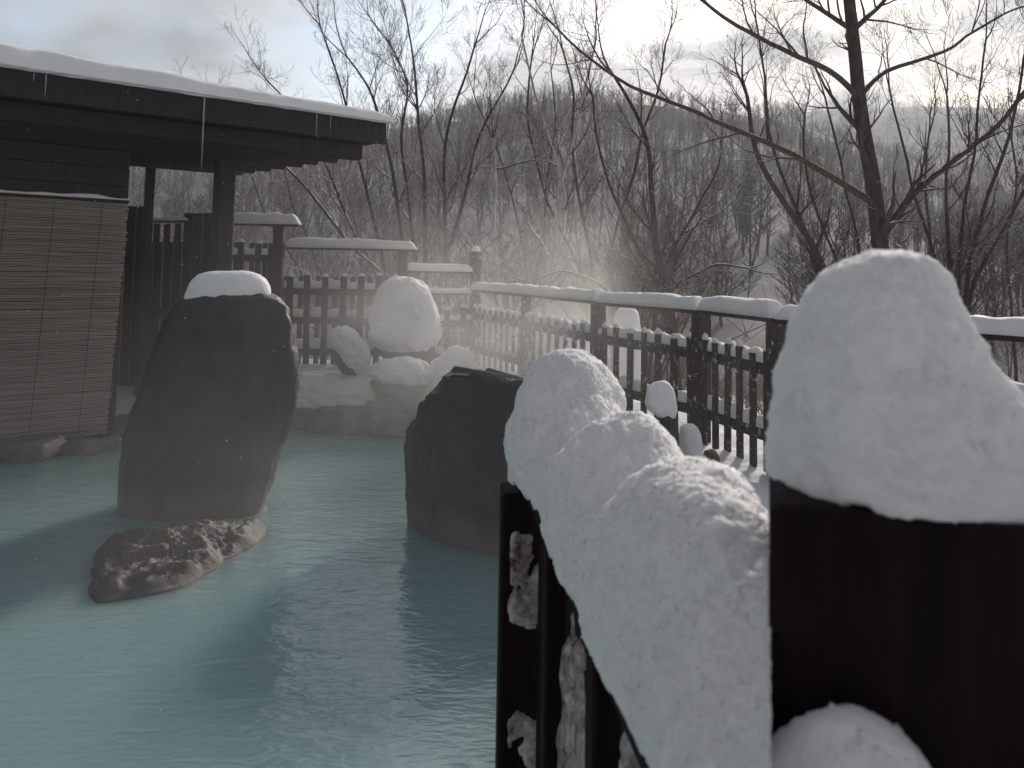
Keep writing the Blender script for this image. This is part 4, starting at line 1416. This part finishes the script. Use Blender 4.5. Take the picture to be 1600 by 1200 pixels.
def tree(label, stems, d, seed, mat=M_BARK, limbs=(), nbr=14, kids=(6, 4, 2), blen=1.6, upw=0.07, wig=0.11, group=None, name='bare_tree', limit=0.0024, start=0.25, maxlev=4, foot=True, twmat=M_TWIG):
    """stems / limbs: list of (pixels, r_start_px, r_end_px, depth_end_offset)"""
    rs = np.random.default_rng(seed)
    f0 = at(*stems[0][0][0], d)
    gz = float(ground_z(np.array([f0[0]]), np.array([f0[1]]))[0])
    root = thing(name, (f0[0], f0[1], gz), label, 'tree', group)
    tb, cb, main = Bag(), Bag(), None
    for lst, is_limb in ((stems, False), (limbs, True)):
        for (pix, ra, rb_, dz) in lst:
            m = len(pix)
            ctrl = np.array([at(x_, y_, d + dz * k / max(1, m - 1)) for k, (x_, y_) in enumerate(pix)])
            if not is_limb and foot:
                base = ctrl[0].copy()
                ex = (ctrl[0] - ctrl[1]); ex = ex / max(np.linalg.norm(ex), 1e-6)
                dn = base[2] - gz + 0.2
                base = base + np.array([ex[0] * dn * 0.25, ex[1] * dn * 0.25, -dn])
                ctrl = np.vstack([base, ctrl])
            if is_limb and main is not None:
                near_i = int(np.argmin(np.linalg.norm(main[:, [0, 2]] - ctrl[0][[0, 2]], axis=1)))
                ctrl = ctrl + (main[near_i] - ctrl[0]) * np.linspace(1, 0, len(ctrl))[:, None] ** 2
            path = smooth_path(ctrl, 26)
            ll = np.concatenate([[0], np.cumsum(np.linalg.norm(np.diff(path, axis=0), axis=1))])
            path = path + np.stack([fbm(np.stack([ll * 1.1, ll * 0 + seed, ll * 0 + k], 1), 3, seed + k) for k in range(3)], 1) * 0.05
            if not is_limb and main is None: main = path
            rad = np.linspace(ra, rb_, 26) * d / FPX / 2
            (cb if is_limb else tb).add(*tube(path, rad, 9 if ra > 8 else 6))
            tot = ll[-1]
            for k in range(nbr if not is_limb else max(4, nbr // 2)):
                u = rs.uniform(start if not is_limb else 0.15, 1.0)
                i = min(int(u * 25), 24)
                dd_ = path[i + 1] - path[i]; dd_ = dd_ / np.linalg.norm(dd_)
                side = rs.normal(0, 1, 3); side[1] *= 0.8; side -= dd_ * (side @ dd_); side /= np.linalg.norm(side)
                a_ = rs.uniform(0.5, 1.05)
                nd_ = dd_ * math.cos(a_) + side * math.sin(a_) + np.array([0, 0, 0.15])
                branch(cb, rs, path[i], nd_, blen * rs.uniform(0.5, 1.15) * (1.15 - 0.55 * u), max(rad[i] * 0.5, 0.007), 1, maxlev, upw, wig, kids, limit)
            if not is_limb or True:
                dd_ = path[-1] - path[-2]
                for k in range(2):
                    branch(cb, rs, path[-1], dd_ / np.linalg.norm(dd_) + rs.normal(0, 0.25, 3), blen * 0.8, max(rad[-1] * 0.9, 0.006), 1, maxlev, upw, wig, kids, limit)
    obj('trunk', *tb.arrays(), mat, root)
    v_, f_ = cb.arrays()
    obj('crown', v_, f_, twmat if twmat else mat, root)
    return root


GR = 'bare trees behind the fence'
# big tree on the right with the long slanting limb
tree('tallest dark tree at the right with one limb slanting far to the left', [([(1378, 420), (1372, 350), (1362, 280), (1352, 215), (1345, 160), (1337, 105), (1330, 45), (1325, -40), (1322, -140), (1330, -260), (1322, -400), (1335, -520)], 34, 8, 0.3)], 12.5, 501,
     M_BARK, [([(1352, 325), (1300, 287), (1240, 252), (1180, 221), (1120, 190), (1060, 166), (1000, 148), (950, 115), (900, 75), (868, 40)], 11, 3, -1.2),
              ([(1334, 128), (1312, 108), (1289, 94), (1250, 84), (1210, 71), (1150, 38), (1098, 0), (1060, -40)], 10, 4, -0.8),
              ([(1334, 70), (1310, 45), (1285, 22), (1255, 0), (1220, -50)], 9, 4, 0.6),
              ([(1338, 48), (1358, 25), (1378, 8), (1400, -20)], 10, 5, 0.4),
              ([(1354, 137), (1366, 118), (1385, 104), (1420, 96), (1480, 78), (1512, 50), (1560, 22), (1600, 10)], 8, 3, 0.8),
              ([(1384, 372), (1400, 342), (1440, 292), (1500, 242), (1560, 192), (1600, 145), (1640, 90)], 11, 6, 0.5)], nbr=13, kids=(4, 3, 2), blen=1.7, group=GR, start=0.35, upw=0.05)
tree('broken topped leaning trunk with a pale snowy side, right of centre', [([(1300, 450), (1270, 385), (1240, 335), (1212, 290), (1184, 250), (1174, 205), (1167, 150)], 20, 6, 0.2), ([(1285, 445), (1262, 370), (1240, 310), (1212, 245), (1196, 190), (1196, 110), (1182, 30)], 9, 3, 0.5)], 14.0, 511,
     M_BARKS, (), nbr=9, kids=(6, 4, 2), blen=1.5, group=GR, start=0.4)
tree('crooked dark tree right of the middle with a wide twiggy crown', [([(1050, 480), (1032, 410), (1022, 340), (1018, 270), (1008, 205), (985, 160), (960, 120)], 16, 5, 0.4), ([(1040, 470), (1000, 390), (965, 320), (945, 270), (930, 215), (925, 150)], 9, 3, 0.4), ([(1030, 440), (1060, 380), (1090, 330), (1120, 260)], 7, 3, 0.6)], 13.5, 521,
     M_BARK, (), nbr=10, kids=(6, 4, 2), blen=1.7, group=GR)
tree('many stemmed tree left of the middle with a broad upright crown', [([(640, 430), (626, 350), (612, 270), (600, 200), (575, 130), (540, 90)], 9, 3, 0.3), ([(668, 430), (664, 340), (660, 250), (652, 150), (640, 70)], 10, 3, 0.0), ([(700, 430), (696, 340), (690, 250), (715, 150), (740, 70)], 10, 3, 0.3), ([(655, 430), (640, 330), (625, 230), (640, 130), (600, 60)], 8, 3, 0.8), ([(690, 430), (720, 330), (735, 250), (770, 170), (800, 110)], 8, 3, 0.6)], 14.5, 531,
     M_BARKS, (), nbr=10, kids=(6, 4, 2), blen=1.8, twmat=M_TWIGS, group=GR, upw=0.14)
tree('slanting tree rising behind the roof corner', [([(610, 440), (560, 400), (510, 335), (470, 285), (430, 245), (390, 215)], 9, 3, 0.0), ([(590, 430), (555, 370), (525, 300), (500, 240), (460, 170), (420, 130)], 7, 3, 0.7), ([(600, 430), (585, 340), (560, 260), (545, 180), (520, 100), (500, 40)], 8, 3, 0.9)], 15.5, 541,
     M_BARKS, (), nbr=10, kids=(6, 4, 2), blen=1.8, twmat=M_TWIGS, group=GR)
tree('pale dead birch trunk standing behind the snow tipped post', [([(780, 450), (774, 390), (772, 330), (776, 280), (772, 240), (770, 218)], 13, 4, 0.0)], 15.0, 551, M_BIRCH, [([(772, 255), (790, 256), (815, 252), (838, 250)], 4, 2, 0.1)], nbr=5, kids=(3, 2), blen=0.9, twmat=M_TWIGS, group=GR, maxlev=3)
tree('pale birch forking above the sunlit steam', [([(855, 455), (862, 400), (868, 340), (874, 290), (895, 220), (915, 140), (930, 70)], 13, 3, 0.2), ([(862, 410), (885, 340), (880, 280), (850, 200), (830, 120), (815, 60)], 9, 3, 0.2)], 16.0, 561, M_BIRCH, (), nbr=10, kids=(6, 4, 2), blen=1.8, twmat=M_TWIGS, group=GR)
tree('twiggy tree filling the gap under the slanting limb', [([(930, 460), (925, 390), (905, 310), (890, 240), (900, 160), (880, 80)], 8, 3, 0.3), ([(940, 460), (960, 370), (985, 290), (1000, 220), (1030, 140), (1040, 70)], 8, 3, 0.3), ([(925, 460), (890, 380), (850, 310), (835, 240), (820, 170), (830, 100)], 7, 3, 0.6)], 18.0, 571, M_BARK, (), nbr=10, kids=(6, 4, 2), blen=2.0, group=GR)
tree('dense many stemmed tree at the right edge', [([(1490, 450), (1484, 370), (1480, 290), (1482, 220), (1480, 150)], 12, 3, 0.0), ([(1510, 450), (1530, 360), (1555, 270), (1590, 170), (1600, 90)], 11, 4, 0.4), ([(1480, 450), (1450, 360), (1425, 280), (1405, 210), (1390, 140)], 9, 3, 0.5), ([(1515, 450), (1560, 380), (1600, 300), (1640, 220)], 10, 4, 0.2), ([(1500, 450), (1505, 350), (1520, 250), (1530, 150), (1540, 60)], 9, 3, 0.8)], 12.0, 581, M_BARK, (), nbr=10, kids=(6, 4, 2), blen=1.6, group=GR, upw=0.12)
tree('thin tree with spreading twigs between the leaning trunk and the tallest tree', [([(1330, 470), (1300, 390), (1270, 320), (1255, 250), (1260, 180)], 7, 3, 0.3), ([(1340, 470), (1345, 380), (1320, 300), (1310, 220), (1290, 150)], 6, 3, 0.3)], 15.0, 591, M_BARK, (), nbr=10, kids=(7, 4, 2), blen=1.6, group=GR)
tree('low spreading tree behind the fence rail in the middle, snow along its boughs', [([(1000, 500), (940, 440), (880, 420), (830, 440)], 8, 3, 0.2), ([(1010, 500), (1060, 440), (1120, 410), (1170, 420)], 8, 3, 0.2), ([(1005, 500), (1010, 430), (1060, 370), (1130, 330)], 7, 3, 0.5)], 14.0, 601, M_BARKS, (), nbr=10, kids=(6, 4, 2), blen=1.2, group=GR, twmat=M_BARKS)
tree('slim tree seen through the gap behind the pavilion post, left', [([(480, 440), (440, 380), (410, 320), (390, 270)], 6, 2, 0.2), ([(500, 440), (480, 370), (455, 310), (440, 250)], 6, 2, 0.4)], 18.0, 611, M_BARK, (), nbr=10, kids=(6, 4, 2), blen=1.4, group=GR)
tree('slender tree above the picket fence, between birch and crooked tree', [([(830, 460), (815, 380), (800, 300), (770, 220), (740, 150)], 6, 2, 0.3), ([(835, 460), (850, 360), (855, 270), (870, 190), (860, 110)], 6, 2, 0.4)], 20.0, 621, M_BARK, (), nbr=10, kids=(7, 4, 2), blen=2.0, twmat=M_TWIGS, group=GR)
tree('small tree at the far right behind the dense one', [([(1580, 470), (1570, 380), (1590, 300), (1580, 220)], 7, 3, 0.3), ([(1440, 470), (1460, 380), (1440, 290), (1450, 210)], 7, 3, 0.4)], 17.0, 631, M_BARK, (), nbr=10, kids=(7, 4, 2), blen=1.9, group=GR)

# ================================================================== AIR
# drifting snow crystals
rs = np.random.default_rng(77)
V, F, n0 = [], [], 0
octa = np.array([(1, 0, 0), (-1, 0, 0), (0, 1, 0), (0, -1, 0), (0, 0, 1), (0, 0, -1)], float)
of = np.array([(0, 2, 4), (2, 1, 4), (1, 3, 4), (3, 0, 4), (2, 0, 5), (1, 2, 5), (3, 1, 5), (0, 3, 5)])
for k in range(520):
    d = rs.uniform(2.2, 11.5)
    p_ = np.array([rs.uniform(-0.66, 0.66) * d, d, rs.uniform(0.2, H + 0.30 * d)])
    V.append(octa * rs.uniform(0.0011, 0.0032) * (0.5 + d / 9) + p_); F.append(of + n0); n0 += 6
M_FLAKE, t, b = new_mat('ice_crystal')
b.inputs['Base Color'].default_value = (0.9, 0.9, 0.9, 1)
b.inputs['Roughness'].default_value = 0.4
o = obj('snowflakes', np.vstack(V), np.vstack(F), M_FLAKE, None, False)
props(o, 'tiny sparkling snow crystals drifting in the air', 'snowflakes', kind='stuff')


def closed_box(name, lo, hi, mat, label):
    vs = np.array([(x_, y_, z_) for z_ in (lo[2], hi[2]) for y_ in (lo[1], hi[1]) for x_ in (lo[0], hi[0])], float)
    fs = [[0, 2, 3, 1], [4, 5, 7, 6], [0, 1, 5, 4], [2, 6, 7, 3], [0, 4, 6, 2], [1, 3, 7, 5]]
    o = obj(name, vs, fs, mat, None, False)
    return props(o, label, name, kind='stuff')


HAZE, STEAM = True, True
if HAZE:
    m = bpy.data.materials.new('thin_haze')
    m.use_nodes = True
    t = m.node_tree; t.nodes.clear()
    vol = N(t, 'ShaderNodeVolumePrincipled', inp={'Color': (0.90, 0.94, 1.0, 1), 'Density': 0.0007, 'Anisotropy': 0.2})
    out = N(t, 'ShaderNodeOutputMaterial')
    L(t, vol.outputs[0], out.inputs['Volume'])
    closed_box('haze', (-1000, -400, -12), (1000, 1600, 150), m, 'thin winter haze between the garden and the hills')
if STEAM:
    m = bpy.data.materials.new('pool_steam')
    m.use_nodes = True
    t = m.node_tree; t.nodes.clear()
    v = world_pos(t, (0.55, 0.55, 0.8))
    n1 = N(t, 'ShaderNodeTexNoise', inp={'Scale': 1.0, 'Detail': 2.5, 'Roughness': 0.55, 'Distortion': 0.5})
    L(t, v, n1.inputs['Vector'])
    f = N(t, 'ShaderNodeMapRange', inp={'From Min': 0.44, 'From Max': 0.74, 'To Min': 0.10, 'To Max': 1.0})
    L(t, n1.outputs['Fac'], f.inputs['Value'])
    g = N(t, 'ShaderNodeNewGeometry'); sp = N(t, 'ShaderNodeSeparateXYZ')
    L(t, g.outputs['Position'], sp.inputs[0])
    zf = N(t, 'ShaderNodeMapRange', inp={'From Min': 0.0, 'From Max': 2.7, 'To Min': 1.0, 'To Max': 0.0})
    L(t, sp.outputs['Z'], zf.inputs['Value'])
    mu = N(t, 'ShaderNodeMath', operation='MULTIPLY'); L(t, f.outputs[0], mu.inputs[0]); L(t, zf.outputs[0], mu.inputs[1])
    pl = N(t, 'ShaderNodeVectorMath', operation='DISTANCE', inp={1: (0.0, 9.5, 0.9)})
    L(t, g.outputs['Position'], pl.inputs[0])
    pf = N(t, 'ShaderNodeMapRange', inp={'From Min': 0.3, 'From Max': 2.8, 'To Min': 1.2, 'To Max': 0.085})
    L(t, pl.outputs['Value'], pf.inputs['Value'])
    mu2 = N(t, 'ShaderNodeMath', operation='MULTIPLY'); L(t, mu.outputs[0], mu2.inputs[0]); L(t, pf.outputs[0], mu2.inputs[1])
    vol = N(t, 'ShaderNodeVolumePrincipled', inp={'Color': (0.95, 0.95, 0.95, 1), 'Anisotropy': 0.55})
    L(t, mu2.outputs[0], vol.inputs['Density'])
    out = N(t, 'ShaderNodeOutputMaterial')
    L(t, vol.outputs[0], out.inputs['Volume'])
    closed_box('steam', (-9.0, 3.0, 0.03), (1.2, 13.2, 3.2), m, 'wisps of steam rising from the hot water')
